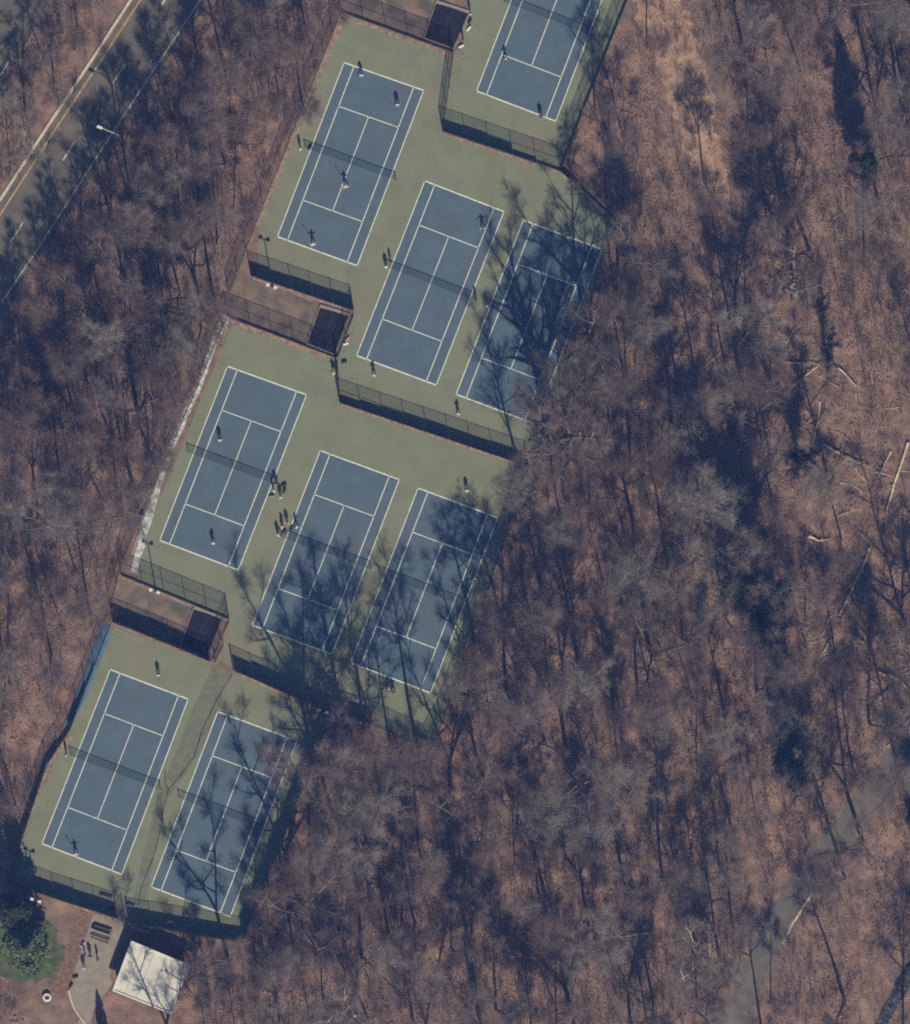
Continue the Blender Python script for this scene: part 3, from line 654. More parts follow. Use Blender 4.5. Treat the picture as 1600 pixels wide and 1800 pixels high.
def person(x, y, pose, face, shirt, trousers, label, cap=None, racket=None, skin='skin', group='people on the courts', hair='brown', scale=1.0, z=.035):
    d = PZ[pose]; root = link('person', gm(d['body'], M[skin])); root.location = W(x, y, z); root.rotation_euler = (0, 0, R(face)); root.scale = (scale,)*3
    tag(root, label, 'person', group)
    link('shirt', gm(d['shirt'], M['cloth_'+shirt]), root); link('trousers', gm(d['trousers'], M['cloth_'+trousers]), root)
    for s_ in d['shoes']: link('shoe', gm(s_, M['cloth_white']), root)
    if cap: link('cap', gm(d['cap'], M['cloth_'+cap]), root)
    else: link('hair', gm(d['hair'], M['cloth_'+hair]), root)
    if racket:
        r = empty('tennis_racket'); q_ = Matrix.Rotation(R(face), 3, 'Z')
        h = q_@(d['hand']*scale); dr = q_@d['hdir']
        r.location = W(x, y, z)+h; r.rotation_mode = 'QUATERNION'; r.rotation_quaternion = dr.to_track_quat('Y', 'Z')
        link('frame', rk_frame, r); link('strings', rk_str, r); tag(r, racket, 'tennis racket', 'rackets held by the players')
    return root
PPL = [ # x, y, pose, facing deg (0 = up the photo), shirt, trousers, cap, label, racket label, extra
 (636, 131, 'ready', 200, 'white', 'white', 'white', 'player in white at the top baseline of the upper left court', 'racket of the player at the upper left court top baseline', {}),
 (699, 183, 'ready', 190, 'white', 'black', 'white', 'player in white near the right side of the upper left court', 'racket of the player near the right singles line, upper left court', {}),
 (608, 329, 'swing', 10, 'white', 'pink', 'white', 'large white and pink player on the centre line of the upper left court', 'racket of the pink and white player on the centre line', {'scale': 1.08}),
 (551, 430, 'swing', 0, 'white', 'white', 'white', 'player in white at the bottom baseline of the upper left court', 'racket of the player at the upper left court bottom baseline', {}),
 (528, 262, 'stand', 100, 'white', 'brown', 'white', 'person in white at the left net post of the upper left court', None, {}),
 (889, 106, 'ready', 0, 'grey', 'navy', 'white', 'player in grey on the service line of the topmost court', 'racket of the player on the topmost service line', {}),
 (951, 205, 'stand', 0, 'black', 'black', None, 'player in dark clothes at the bottom baseline of the topmost court', 'racket of the dark player at the topmost baseline', {}),
 (827, 24, 'stand', 80, 'white', 'grey', None, 'uppermost person in white waiting beside the dark cover at the top', None, {}),
 (814, 69, 'stand', 70, 'red', 'brown', None, 'person in dark red beside the dark cover at the top', None, {}),
 (849, 401, 'swing', 190, 'white', 'black', None, 'player in white and black near the top right of the upper middle court', 'racket of the player at the top right, upper middle court', {}),
 (679, 469, 'stand', 160, 'white', 'tan', 'white', 'person in white at the left net post of the upper middle court', None, {}),
 (687, 461, 'stand', 250, 'brown', 'brown', None, 'person in brown at the left net post of the upper middle court', None, {}),
 (658, 661, 'ready', 0, 'yellow', 'tan', 'white', 'player in pale yellow below the baseline of the upper middle court', 'racket of the pale yellow player', {}),
 (999, 415, 'ready', 190, 'orange', 'grey', 'white', 'player in orange at the top baseline of the upper right court', 'racket of the orange player', {}),
 (856, 538, 'stand', 90, 'white', 'black', 'white', 'person in white at the shaded left net post of the upper right court', None, {}),
 (837, 527, 'stand', 270, 'brown', 'grey', None, 'person in brown between the upper middle and upper right courts', None, {}),
 (806, 729, 'ready', 0, 'white', 'grey', 'white', 'player in white below the baseline of the upper right court', 'racket of the player below the upper right court', {}),
 (387, 772, 'ready', 180, 'white', 'navy', 'white', 'player in white on the left of the middle left court, upper half', 'racket of the player in the upper half, middle left court', {}),
 (375, 956, 'ready', 0, 'white', 'grey', 'white', 'player in white in the lower half of the middle left court', 'racket of the player in the lower half, middle left court', {}),
 (481, 863, 'stand', 60, 'white', 'black', 'white', 'person in white by bags at the right net post, middle left court', None, {}),
 (494, 875, 'stand', 330, 'white', 'grey', 'white', 'lower person in white among the bags beside the middle left court', None, {}),
 (485, 850, 'stand', 200, 'black', 'black', None, 'person in black at the right net post of the middle left court', None, {}),
 (489, 941, 'stand', 30, 'white', 'grey', 'white', 'lowest white person in the group left of the central court', None, {}),
 (497, 927, 'stand', 300, 'white', 'black', 'white', 'middle white person in the group left of the central court', None, {}),
 (505, 919, 'stand', 190, 'white', 'navy', None, 'upper white person in the group left of the central court', None, {}),
 (521, 926, 'stride', 80, 'white', 'black', 'white', 'white person just inside the left sideline of the central court', None, {}),
 (587, 656, 'stride', 10, 'orange', 'white', 'white', 'person in orange and white beside the short fence', None, {}),
 (821, 861, 'ready', 180, 'white', 'grey', 'white', 'player in white above the top baseline of the middle right court', 'racket of the player above the middle right court', {}),
 (684, 1213, 'ready', 0, 'tan', 'grey', 'white', 'left of two players below the middle right court', 'racket of the left player below the middle right court', {}),
 (692, 1218, 'ready', 0, 'pink', 'tan', None, 'right of two players below the middle right court', None, {}),
 (279, 1185, 'ready', 180, 'white', 'black', 'white', 'player in white and black above the bottom left court', 'racket of the player above the bottom left court', {}),
 (134, 1502, 'swing', 0, 'white', 'grey', 'white', 'player in white at the bottom baseline of the bottom left court', 'racket of the player at the bottom left court baseline', {}),
 (117, 1326, 'stand', 90, 'white', 'brown', None, 'person standing left of the bottom left court net', None, {}),
 (149, 1678, 'stand', 90, 'black', 'black', None, 'leftmost dark person below the picnic table', None, {}),
 (159, 1680, 'stand', 200, 'black', 'red', None, 'dark person with red trousers below the picnic table', None, {}),
 (172, 1685, 'stand', 270, 'black', 'black', None, 'rightmost dark person below the picnic table', None, {}),
 (148, 1702, 'stand', 0, 'white', 'grey', 'white', 'person in white on the walkway left edge', None, {}),
]
for x, y, pose, face, sh, tr, cap, lab, rk, kw in PPL:
    person(x, y, pose, -face, sh, tr, lab, cap, rk, skin=random.choice(['skin', 'skin', 'skin_d']), **kw)
def bag(x, y, col, label, rz=0.0, L=.75, cat='sports bag'):
    r = empty('sports_bag', W(x, y, .03), rz); tag(r, label, cat, 'bags put down beside the courts')
    m = MB(); ring_ = []
    for k, t in enumerate((-1, -.8, 0, .8, 1)):
        s_ = .55 if abs(t) == 1 else 1
        ring_ += [(t*L/2, .17*s_*math.cos(a), .17+.15*s_*math.sin(a)) for a in [2*math.pi*i/10 for i in range(10)]]
    m.add(ring_, [(k*10+i, k*10+(i+1) % 10, (k+1)*10+(i+1) % 10, (k+1)*10+i) for k in range(4) for i in range(10)]+[tuple(range(9, -1, -1)), tuple(range(40, 50))])
    m.build('body', M['cloth_'+col], r)
    m = MB(); H = [(-.18, 0, .31), (-.12, .02, .42), (.12, .02, .42), (.18, 0, .31)]
    for a, b_ in zip(H[:-1], H[1:]): m.tube(a, b_, .015, n=5)
    m.build('handle', M['cloth_grey'], r)
for x, y, c_, l_, rz in [(499, 852, 'black', 'black bag right of the group beside the middle left court', .4), (500, 862, 'black', 'lower black bag beside the middle left court group', 1.2), (478, 872, 'grey', 'grey bag below the net post of the middle left court', .2),
                       (545, 259, 'black', 'dark bag at the left net post of the upper left court', .9), (500, 935, 'brown', 'brown bag among the group left of the central court', .7), (512, 930, 'black', 'black bag beside the central court sideline', 1.1),
                       (611, 596, 'tan', 'tan bag beside the dark cover of the first dirt plot', 1.0), (608, 604, 'white', 'white bag beside the dark cover of the first dirt plot', .3), (605, 636, 'black', 'small black bag left of the upper middle court', .2),
                       (826, 37, 'black', 'black bag beside the topmost dark cover', 1.1), (824, 50, 'white', 'white bag beside the topmost dark cover', .9), (811, 81, 'white', 'lowest white bag beside the topmost dark cover', .5),
                       (133, 1717, 'black', 'black bag on the left edge of the walkway', .3), (125, 1732, 'black', 'lower black bag on the left edge of the walkway', 1.0), (146, 1661, 'white', 'white bag on the walkway edge left of the picnic table', 1.1), (299, 1621, 'white', 'small white bag in the shade below the bottom right court', .2)]:
    bag(x, y, c_, l_, rz)

# ------------------------------------------------------------------ trees
def rot_about(v, axis, a): return Quaternion(axis, a) @ v
def grow(rs, H, crown_r, nlimb, nsub, ntwig, nsubt, trunk_r, fork=False, low=.35, droop=0.0, twig_r=.011):
    """skeleton of a bare tree: returns trunk+limb segments and crown segments"""
    tr, cr = [], []
    def rv(): return Vector((rs.uniform(-1, 1), rs.uniform(-1, 1), rs.uniform(-1, 1)))
    def curve(p, d, L, n, r0, r1, wob, upw, store):
        pts = [p.copy()]; dirs = []
        for k in range(n):
            d = (d+rv()*wob+Vector((0, 0, upw))).normalized(); q_ = p+d*(L/n)
            a, b_ = r0+(r1-r0)*k/n, r0+(r1-r0)*(k+1)/n
            store.append((p.copy(), q_.copy(), a, b_)); p = q_; pts.append(p.copy()); dirs.append(d.copy())
        return pts, dirs
    stems = []
    lean = Vector((rs.uniform(-.10, .10), rs.uniform(-.10, .10), 1)).normalized()
    if fork:
        base, dd = curve(Vector(), lean, H*.30, 4, trunk_r, trunk_r*.8, .05, .05, tr)
        a0 = rs.uniform(0, 6.28)
        for k in range(rs.choice([2, 3])):
            a = a0+k*2.2; d = (dd[-1]+Vector((math.cos(a), math.sin(a), 0))*.38).normalized()
            stems.append(curve(base[-1], d, H*.66, 8, trunk_r*.6, .035, .09, .06, tr))
    else:
        stems.append(curve(Vector(), lean, H*.95, 11, trunk_r, .03, .055, .05, tr))
    for pts, dirs in stems:
        nl = nlimb if not fork else max(5, int(nlimb*.55)); az = rs.uniform(0, 6.28)
        for k in range(nl):
            t = (low if not fork else .12)+(.97-(low if not fork else .12))*(k+rs.uniform(0, .8))/nl
            f = t*(len(pts)-1); i = min(int(f), len(pts)-2); p = pts[i].lerp(pts[i+1], f-i)
            az += 2.4+rs.uniform(-.5, .5); tt = (t-low)/(1-low)
            L = crown_r*(1.12-.55*max(0, tt))*rs.uniform(.62, 1.15)*(.9 if not fork else .72)
            out = .95-.45*t+rs.uniform(-.12, .15)
            d = (dirs[i]*(1-out*.55)+Vector((math.cos(az), math.sin(az), 0))*out).normalized()
            r0 = max(.04, trunk_r*.44*(1.1-t*.75))
            lp, ld = curve(p, d, L, 5, r0, .024, .15, .10-droop, tr)
            for s in range(nsub):
                u = rs.uniform(.18, 1.0); g_ = u*5; ii = min(int(g_), 4); sp = lp[ii].lerp(lp[ii+1], g_-ii)
                sdv = (ld[ii]+rv()*.75+Vector((0, 0, .12))).normalized(); sl = L*(.48-.20*u)*rs.uniform(.6, 1.25)
                bp, bd = curve(sp, sdv, sl, 3, .028*(1.25-u*.4), .012, .16, .05, cr)
                for w_ in range(ntwig):
                    u2 = rs.uniform(.15, 1.0); h_ = u2*3; jj = min(int(h_), 2); tp = bp[jj].lerp(bp[jj+1], h_-jj)
                    td = (bd[jj]+rv()*.8).normalized(); tl = rs.uniform(.45, 1.05)
                    tp2, td2 = curve(tp, td, tl, 2, twig_r, twig_r*.75, .22, .05, cr)
                    for v_ in range(nsubt):
                        q_ = tp2[rs.choice([1, 1, 2])]; vd = (td2[-1]+rv()*1.0).normalized(); e = q_+vd*rs.uniform(.3, .85)
                        cr.append((q_.copy(), e, twig_r*.75, twig_r*.5))
    return tr, cr
def segs2mesh(name, sg, n): 
    return segmesh(name, [tuple(s[0]) for s in sg], [tuple(s[1]) for s in sg], [s[2] for s in sg], [s[3] for s in sg], n)
SPEC = [ # H, crown_r, limbs, sub, twig, subtwig, trunk_r, fork, low, twigmat, barkmat, look
 (21, 4.6, 15, 7, 9, 4, .22, False, .40, 'twig', 'bark', 'grey-brown'),
 (23, 5.4, 16, 8, 9, 4, .27, False, .38, 'twig_g', 'bark', 'pale grey'),
 (19, 4.0, 14, 7, 8, 4, .18, False, .45, 'twig_b', 'bark', 'brown'),
 (24, 5.6, 15, 8, 9, 4, .31, True, .40, 'twig', 'bark', 'forked grey-brown'),
 (17, 3.4, 12, 7, 8, 5, .14, False, .42, 'twig_b', 'bark', 'slender brown'),
 (22, 5.0, 16, 8, 9, 4, .24, True, .38, 'twig_g', 'bark', 'forked pale'),
 (20, 4.4, 15, 8, 8, 4, .20, False, .50, 'twig', 'bark', 'high-crowned grey'),
 (15, 3.0, 11, 6, 8, 5, .11, False, .38, 'twig', 'bark', 'small grey'),
 (25, 6.2, 17, 8, 9, 4, .34, True, .36, 'twig_b', 'bark', 'spreading brown'),
 (22, 4.2, 14, 7, 7, 5, .26, False, .55, 'twig_b', 'bark', 'straight brown'),
 (24, 6.0, 16, 8, 9, 5, .24, True, .40, 'palebark', 'palebark', 'white-limbed'),
 (25, 6.8, 22, 6, 8, 4, .80, True, .30, 'twig', 'bark', 'massive thick-limbed'),
]
PROTO = []
for i, s in enumerate(SPEC):
    rs = random.Random(100+i)
    tr, cr = grow(rs, *s[:7], fork=s[7], low=s[8], twig_r=.0105 if s[9] != 'palebark' else .012)
    if i < 10: cr = [(Vector((a_.x*1.12, a_.y*1.12, a_.z)), Vector((e_.x*1.12, e_.y*1.12, e_.z)), p_, q_) for a_, e_, p_, q_ in cr]; tr = [(Vector((a_.x*1.12, a_.y*1.12, a_.z)), Vector((e_.x*1.12, e_.y*1.12, e_.z)), p_, q_) for a_, e_, p_, q_ in tr]
    a, b_ = segs2mesh('trunk', tr, 6), segs2mesh('crown', cr, 3)
    a.materials.append(M[s[10]]); b_.materials.append(M[s[9]] if s[9] != 'palebark' else M['twig_g'])
    PROTO.append((a, b_, s[11]))
def place_tree(k, x, y, scale, label, group, rz=None, tilt=None, z=-.05):
    a, b_, look = PROTO[k]
    r = empty('bare_tree', W(x, y, z)); r.rotation_mode = 'XYZ'
    tl = tilt if tilt else (random.gauss(0, .05), random.gauss(0, .05))
    r.rotation_euler = (tl[0], tl[1], random.uniform(0, 6.28) if rz is None else rz); r.scale = (scale, scale, scale*random.uniform(.92, 1.08))
    tag(r, label, 'tree', group)
    link('trunk', a, r); link('crown', b_, r)
    return r
LOGS = [([(1335, 724), (1385, 685), (1440, 641)], .16, 'longest pale fallen log in the open slope at the right'), ([(1442, 705), (1438, 740), (1425, 788)], .12, 'pale upright-lying log below the longest one'), ([(1475, 647), (1507, 680)], .13, 'short pale log right of the longest log head'),
        ([(1447, 780), (1482, 801), (1530, 822)], .14, 'log half in shade running down to the right'), ([(1596, 778), (1572, 850), (1556, 905)], .17, 'long tan log near the right edge'), ([(1566, 793), (1545, 836)], .13, 'short tan log left of the long one at the right edge'),
        ([(1529, 962), (1511, 1008), (1475, 1082)], .14, 'long bright straight log in the open right-hand slope'), ([(1460, 1084), (1445, 1116)], .12, 'short log continuing the long bright one'), ([(1461, 1125), (1441, 1156)], .12, 'lowest short log under the long bright one'),
        ([(1560, 978), (1566, 1022)], .08, 'thin stick right of the long bright log'), ([(1605, 1118), (1573, 1142)], .12, 'log stub at the right edge'), ([(1543, 1180), (1575, 1192), (1602, 1215)], .16, 'curved dark log at the right edge'), ([(1604, 1258), (1560, 1312)], .13, 'log slanting at the right edge above the footpath'),
        ([(1421, 942), (1440, 950), (1457, 948)], .16, 'stout short log in the deep shade'), ([(1262, 716), (1282, 707)], .14, 'small pale log at the head of the deep shade'), ([(1380, 637), (1440, 640)], .10, 'thin log lying level left of the longest log head'), ([(1200, 823), (1268, 824)], .13, 'dark level log crossing the shade right of centre'),
        ([(1185, 803), (1200, 787)], .10, 'small pale log left of the level dark one'), ([(1253, 405), (1266, 418)], .09, 'thin pale stick below the tan clearing'), ([(1305, 740), (1350, 757)], .09, 'thin dark log above the deep shade'), ([(1140, 1640), (1060, 1650)], .10, 'dark log left of the white-limbed tree by the footpath')]
KEEP = [[(40, 1740), (130, 1740), (150, 1900), (60, 1900)], T1, T2, T3, T4, [(600, 15), (800, 85), (830, 20), (830, -60), (640, -60)], [(447, 400), (622, 546), (592, 632), (400, 560), (402, 520)], [(213, 1008), (405, 1088), (370, 1164), (190, 1092)],
        [(240, -60), (410, -60), (-60, 650), (-60, 450)], PV, [(112, 1592), (225, 1625), (345, 1680), (325, 1800), (300, 1870), (100, 1870)], [(-60, 1420), (20, 1430), (115, 1600), (115, 1745), (-60, 1745)], [(-200, -90), (140, -90), (0, 140), (-80, 260), (-200, 260)]]
def near_path(x, y): return min(dseg(x, y, a, b_) for a, b_ in zip(PATH[:-1], PATH[1:]))
# clearings: centre, radii, chance that a tree still stands there
CLEAR = [((1500, 200), (60, 150), .35), ((1035, 190), (75, 160), .45), ((1120, 250), (60, 90), .4), ((1500, 880), (130, 200), .2), ((1420, 620), (90, 90), .35), ((1180, 60), (80, 160), .04), ((1225, 230), (65, 140), .05), ((1275, 400), (65, 120), .12), ((1215, 560), (70, 110), .22), ((1480, 760), (130, 130), .15), ((1520, 1000), (90, 170), .18),
         ((1330, 870), (60, 90), .3), ((1490, 1700), (170, 180), .12), ((1530, 1500), (60, 90), .2), ((1190, 640), (50, 90), .3), ((1330, 1580), (60, 60), .25), ((70, 230), (60, 90), .25), ((475, 300), (55, 90), .3), ((40, 1250), (40, 120), .4),
         ((150, 1200), (45, 110), .0), ((90, 1340), (40, 70), .1), ((395, 540), (25, 50), .1), ((215, 960), (25, 60), .3), ((250, 1770), (90, 60), 0), ((885, 1010), (25, 60), .4)]
BX = [ # trees the photograph lets you single out: x, y, proto, scale, label
 (962, 765, 11, 1.0, 'big dark tree throwing a branching shadow on the upper right court'), (975, 735, 3, .9, 'second tree at the lower corner of the upper right court'),
 (1108, 455, 3, .95, 'tree whose shadow crosses the corner of green above the upper right court'), (1085, 560, 1, .95, 'grey tree leaning over the right side of the upper right court'),
 (1020, 690, 5, .85, 'pale grey tree right of the upper right court'), (930, 880, 1, .9, 'grey tree beside the upper right corner of the middle right court'),
 (643, 1288, 9, 1.0, 'straight tree below the central court with a long trunk shadow'), (620, 1298, 3, .9, 'forked tree beside the corner of the screened fences'), (738, 1322, 9, 1.1, 'tall tree below the middle right court casting a long thin shadow'),
 (690, 1330, 0, .95, 'grey-brown tree below the fence under the middle right court'), (835, 1140, 9, .9, 'tall thin tree right of the middle right court'), (622, 1345, 0, 1.05, 'tree right of the tall dark screened fence, upper end'), (588, 1440, 3, 1.05, 'forked tree right of the tall dark screened fence'),
 (548, 1512, 0, 1.1, 'tree right of the tall dark screened fence, lower middle'), (508, 1600, 8, 1.0, 'spreading tree beside the lower end of the tall screened fence'), (448, 1685, 6, .95, 'high-crowned tree below the lower right corner of the bottom right court'), (372, 1762, 7, .8, 'tree right of the lower pavilion corner'), (668, 1392, 1, .95, 'pale grey tree second to the right of the tall screened fence'), (402, 1690, 3, .85, 'tree below the bottom right court right of the pavilion'),
 (628, 1785, 10, .85, 'white-limbed tree at the bottom left of the large wood'), (96, 168, 0, .62, 'grey-brown tree on the verge between the two carriageways, upper'), (44, 196, 3, .6, 'forked tree on the verge above the white-limbed one'), (142, 92, 2, .6, 'brown tree on the verge near the top edge'), (78, 108, 6, .55, 'high-crowned tree beside the far carriageway'), (20, 310, 2, .55, 'brown tree on the verge at the left edge'),
 (1218, 1665, 10, 1.0, 'white-limbed tree beside the lower footpath'), (48, 258, 10, .5, 'white-limbed tree on the verge left of the road'),
 (1018, 1178, 1, 1.0, 'grey tree with limbs spread like a star right of the courts'), (1398, 520, 11, .75, 'tall tree with a thick dark trunk shadow at the upper right'),
 (1485, 1760, 9, .95, 'lone tree right of the footpath with a long straight shadow'), (1355, 1755, 4, .7, 'small forked tree on the right edge of the footpath'), (1238, 318, 4, 1.0, 'slender tree in the tan clearing at the top'), (1378, 365, 4, .95, 'slender tree right of the tan clearing'),
 (1300, 660, 9, .95, 'left of a row of straight trees above the fallen logs'), (1325, 670, 9, 1.0, 'right of a row of straight trees above the fallen logs'), (1048, 640, 3, .85, 'forked tree close to the right edge of the upper right court'), (1078, 500, 6, .9, 'grey tree level with the net of the upper right court'), (1000, 800, 8, .75, 'spreading tree between the two right-hand courts'),
 (905, 300, 7, .5, 'small tree on the wood edge below the topmost court')]
cnt = 0; pts = []
for x, y, k, s, lab in BX:
    if lab.startswith('small tree on the wood edge'): x, y = 1005, 330
    place_tree(k, x, y, s, lab, 'bare trees'); pts.append((x, y, 40)); cnt += 1
def region(x, y):
    if y < 520-1.53*x+30 and x < 360: return 'verge left of the road'
    cx = 600-(y-20)*.36
    return 'wood left of the courts' if x < cx+60 and y < 1600 else 'wood right of the courts'
rs = random.Random(5)
def try_place(x, y, dmin, keepd):
    if any((x-a)**2+(y-b_)**2 < (max(dmin, d*.9))**2 for a, b_, d in pts): return False
    if any(dpoly(x, y, p) < keepd for p in KEEP): return False
    if near_path(x, y) < 33: return False
    if min(dseg(x, y, a, b_) for a, b_ in zip(TRAIL[:-1], TRAIL[1:])) < 48: return False
    if min(dseg(x, y, a, b_) for L_ in LOGS[:8] for a, b_ in zip(L_[0][:-1], L_[0][1:])) < 30: return False
    return True
ONES = 'zero one two three four five six seven eight nine ten eleven twelve thirteen fourteen fifteen sixteen seventeen eighteen nineteen'.split()
TENS = [None, None, 'twenty', 'thirty', 'forty', 'fifty', 'sixty', 'seventy']
def word(n): return ONES[n] if n < 20 else TENS[n//10]+('-'+ONES[n % 10] if n % 10 else '')
MARKS = [(195, 234, 'the street lamp'), (267, 1716, 'the white pavilion'), (83, 1753, 'the concrete ring'), (1388, 683, 'the longest fallen log'), (1512, 292, 'the largest blue-shadowed evergreen'), (569, 1249, 'the brightest floodlight'),
         (1510, 1020, 'the bright straight log'), (390, 560, 'the whitish strip end'), (1218, 1665, 'the white-limbed tree'), (1330, 1045, 'the mid-wood ivied tree'), (150, 1180, 'the blue sheeting')]
USED = set()
def where_label(head, x, y):
    """metres across and down from the nearest landmark, in words"""
    for mx, my, mn in sorted(MARKS, key=lambda q_: math.hypot(x-q_[0], y-q_[1])):
        dx, dy = round((x-mx)/S), round((y-my)/S)
        v = word(abs(dy))+' metres '+('below' if dy > 0 else 'above'); h = word(abs(dx))+(' right of ' if dx > 0 else ' left of ')
        lab = head+' '+(v+' and '+h if dx and dy else v+' ' if dy else word(abs(dx))+' metres '+('right of ' if dx > 0 else 'left of '))+mn
        if lab not in USED: USED.add(lab); return lab
    return lab
def clear_chance(x, y):
    p_ = 1.0
    for (cx, cy), (ra, rb), pr in CLEAR:
        if ((x-cx)/ra)**2+((y-cy)/rb)**2 < 1: p_ = min(p_, pr)
    return p_
def road_room(x, y):
    """metres of tree height that keep a shadow off the far half of the road"""
    yr = [b_[1]+(x-b_[0])/(a[0]-b_[0])*(a[1]-b_[1]) for a, b_ in zip(RR[:-1], RR[1:]) if b_[0] <= x <= a[0]]
    if not yr or y < yr[0]: return 99
    return ((y-yr[0])+72)/S/1.12
cand = []; tries = 0
while len(cand) < 420 and tries < 30000:
    tries += 1
    x, y = rs.uniform(-25, 1625), rs.uniform(-20, 1850)
    west = region(x, y) != 'wood right of the courts'
    dm = (42*rs.uniform(.85, 1.25) if west else rs.choice([44, 50, 58, 66, 76]))
    if try_place(x, y, dm, 15): pts.append((x, y, dm)); cand.append((x, y, west, dm))
cand = [c_ for c_ in cand if rs.random() < clear_chance(c_[0], c_[1])]
rs.shuffle(cand); cand = sorted(cand[:286-len(BX)])
for x, y, west, dm in cand:
    k = rs.choices(range(10), weights=[5, 3, 6, 3, 6, 2.5, 5, 4, 2.5, 4] if west else [5, 4, 5, 3, 5, 3, 5, 4, 2.5, 4])[0]; sc_ = rs.uniform(.70, 1.0) if west else min(1.3, dm/58*rs.uniform(.82, 1.12))
    rm = road_room(x, y)/SPEC[k][0]
    if rm < sc_:
        k = rs.choice([2, 4, 7, 7]); sc_ = max(.38, min(sc_, road_room(x, y)/SPEC[k][0]))
    place_tree(k, x, y, sc_, where_label('bare %s tree' % PROTO[k][2].replace(', wide', ''), x, y), 'bare trees'); cnt += 1
print('bare trees', cnt, tries)
# a few beyond the bottom edge, whose shadows reach into the picture
for x, y, k, s in [(300, 1905, 8, .85), (520, 1890, 0, 1), (760, 1900, 3, 1), (980, 1910, 1, 1), (1150, 1890, 0, 1)]:
    place_tree(k, x, y, s, where_label('bare tree beyond the bottom edge,', x, y), 'bare trees beyond the bottom edge')

# trees wrapped in ivy: their shadows are solid and dark
def ivy_mesh(rs, sg, n, size):
    big = [q_ for q_ in sg if q_[2] > .05]; V = np.zeros((n*4, 3))
    wts = [min(q_[2], .3)*(q_[1]-q_[0]).length for q_ in big]
    for k, q_ in enumerate(rs.choices(big, weights=wts, k=n)):
        p = q_[0].lerp(q_[1], rs.random())+Vector((rs.gauss(0, 1), rs.gauss(0, 1), rs.gauss(0, 1)))*(q_[2]*.6+.22)
        u = Vector((rs.gauss(0, 1), rs.gauss(0, 1), rs.gauss(0, 1))).normalized(); w = u.orthogonal().normalized(); z = size*rs.uniform(.6, 1.4)
        for j, (e, f) in enumerate(((-1, 0), (0, -.7), (1, 0), (0, .7))): V[k*4+j] = p+u*z*e+w*z*f
    return npmesh('ivy', V, np.arange(n*4).reshape(n, 4))
for i, (seed, pl) in enumerate([(301, [(1330, 1045, 1.0, 'ivy-wrapped dark tree in the middle of the right-hand deep shade'), (1402, 815, .5, 'short ivy-wrapped tree among the fallen logs')]),
                  (302, [(1376, 1332, 1.05, 'big ivy-wrapped tree right of centre with a thick forked trunk shadow'), (1292, 985, .9, 'ivy-wrapped tree at the left side of the right-hand deep shade')]),
                  (303, [(1352, 1130, .8, 'ivy-wrapped tree below the right-hand deep shade'), (1448, 622, .42, 'ivy-wrapped stump at the head of the longest log')])]):
    rs_ = random.Random(seed); tr, cr = grow(rs_, 24, 6.6, 20, 6, 8, 4, .5, fork=True, low=.3)
    a, b_, c_ = segs2mesh('trunk', tr, 6), segs2mesh('crown', cr, 3), ivy_mesh(rs_, tr, 9000, .19)
    a.materials.append(M['bark']); b_.materials.append(M['twig']); c_.materials.append(M['evergreen'])
    for x, y, s_, lab in pl:
        r = empty('ivy_clad_tree', W(x, y, -.05), random.uniform(0, 6.28)); r.scale = (s_,)*3; tag(r, lab, 'tree', 'ivy-wrapped trees')
        link('trunk', a, r); link('crown', b_, r); link('ivy', c_, r)

# evergreens
def evergreen_mesh(rs, H, rad, n, low, size, conic):
    V = np.zeros((n*4, 3)); k = 0
    cl = [(rs.uniform(0, 6.28), rs.uniform(low, 1), rs.uniform(.25, 1)) for _ in range(90)]
    while k < n:
        a, t, rr = rs.choice(cl); a += rs.gauss(0, .22); t = min(1, max(low*.9, t+rs.gauss(0, .05)))
        prof = (1-t)**.8*conic+math.sin(math.pi*min(1, max(0, (t-low)/(1-low)*.9+.08)))*(1-conic)
        r_ = rad*prof*(rr*rs.uniform(.75, 1.05)); p = Vector((math.cos(a)*r_, math.sin(a)*r_, t*H+rs.gauss(0, .2)))
        u = Vector((rs.gauss(0, 1), rs.gauss(0, 1), rs.gauss(0, .6))).normalized(); w = u.cross(Vector((rs.gauss(0, 1), rs.gauss(0, 1), rs.gauss(0, 1)))).normalized()
        s = size*rs.uniform(.6, 1.3)
        for j, (e, f) in enumerate(((-1, 0), (0, -.5), (1, 0), (0, .5))): V[k*4+j] = p+u*s*e+w*s*f
        k += 1
    return npmesh('crown', V, np.arange(n*4).reshape(n, 4))
rs2 = random.Random(9)
EV = []
for H, rad, n, low, size, conic, mt in [(12, 4.6, 13000, .10, .22, .35, 'evergreen_l'), (13, 2.6, 6500, .15, .22, .4, 'evergreen'), (9, 1.8, 4500, .06, .20, .85, 'evergreen'), (14, 2.3, 6500, .18, .22, .62, 'evergreen')]:
    a = evergreen_mesh(rs2, H, rad, n, low, size, conic); a.materials.append(M[mt])
    sg = []; p = Vector()
    for k in range(6): q_ = p+Vector((rs2.uniform(-.08, .08), rs2.uniform(-.08, .08), H*.15)); sg.append((p, q_, .2*(1-k*.15), .2*(1-(k+1)*.15))); p = q_
    for k in range(26):
        a_ = k*2.4; t = low+.8*(1-low)*k/26; sg.append((Vector((0, 0, t*H)), Vector((math.cos(a_)*rad*.7*(1-t*.7), math.sin(a_)*rad*.7*(1-t*.7), t*H+.5)), .05, .015))
    b_ = segs2mesh('trunk', sg, 6); b_.materials.append(M['bark']); EV.append((b_, a))
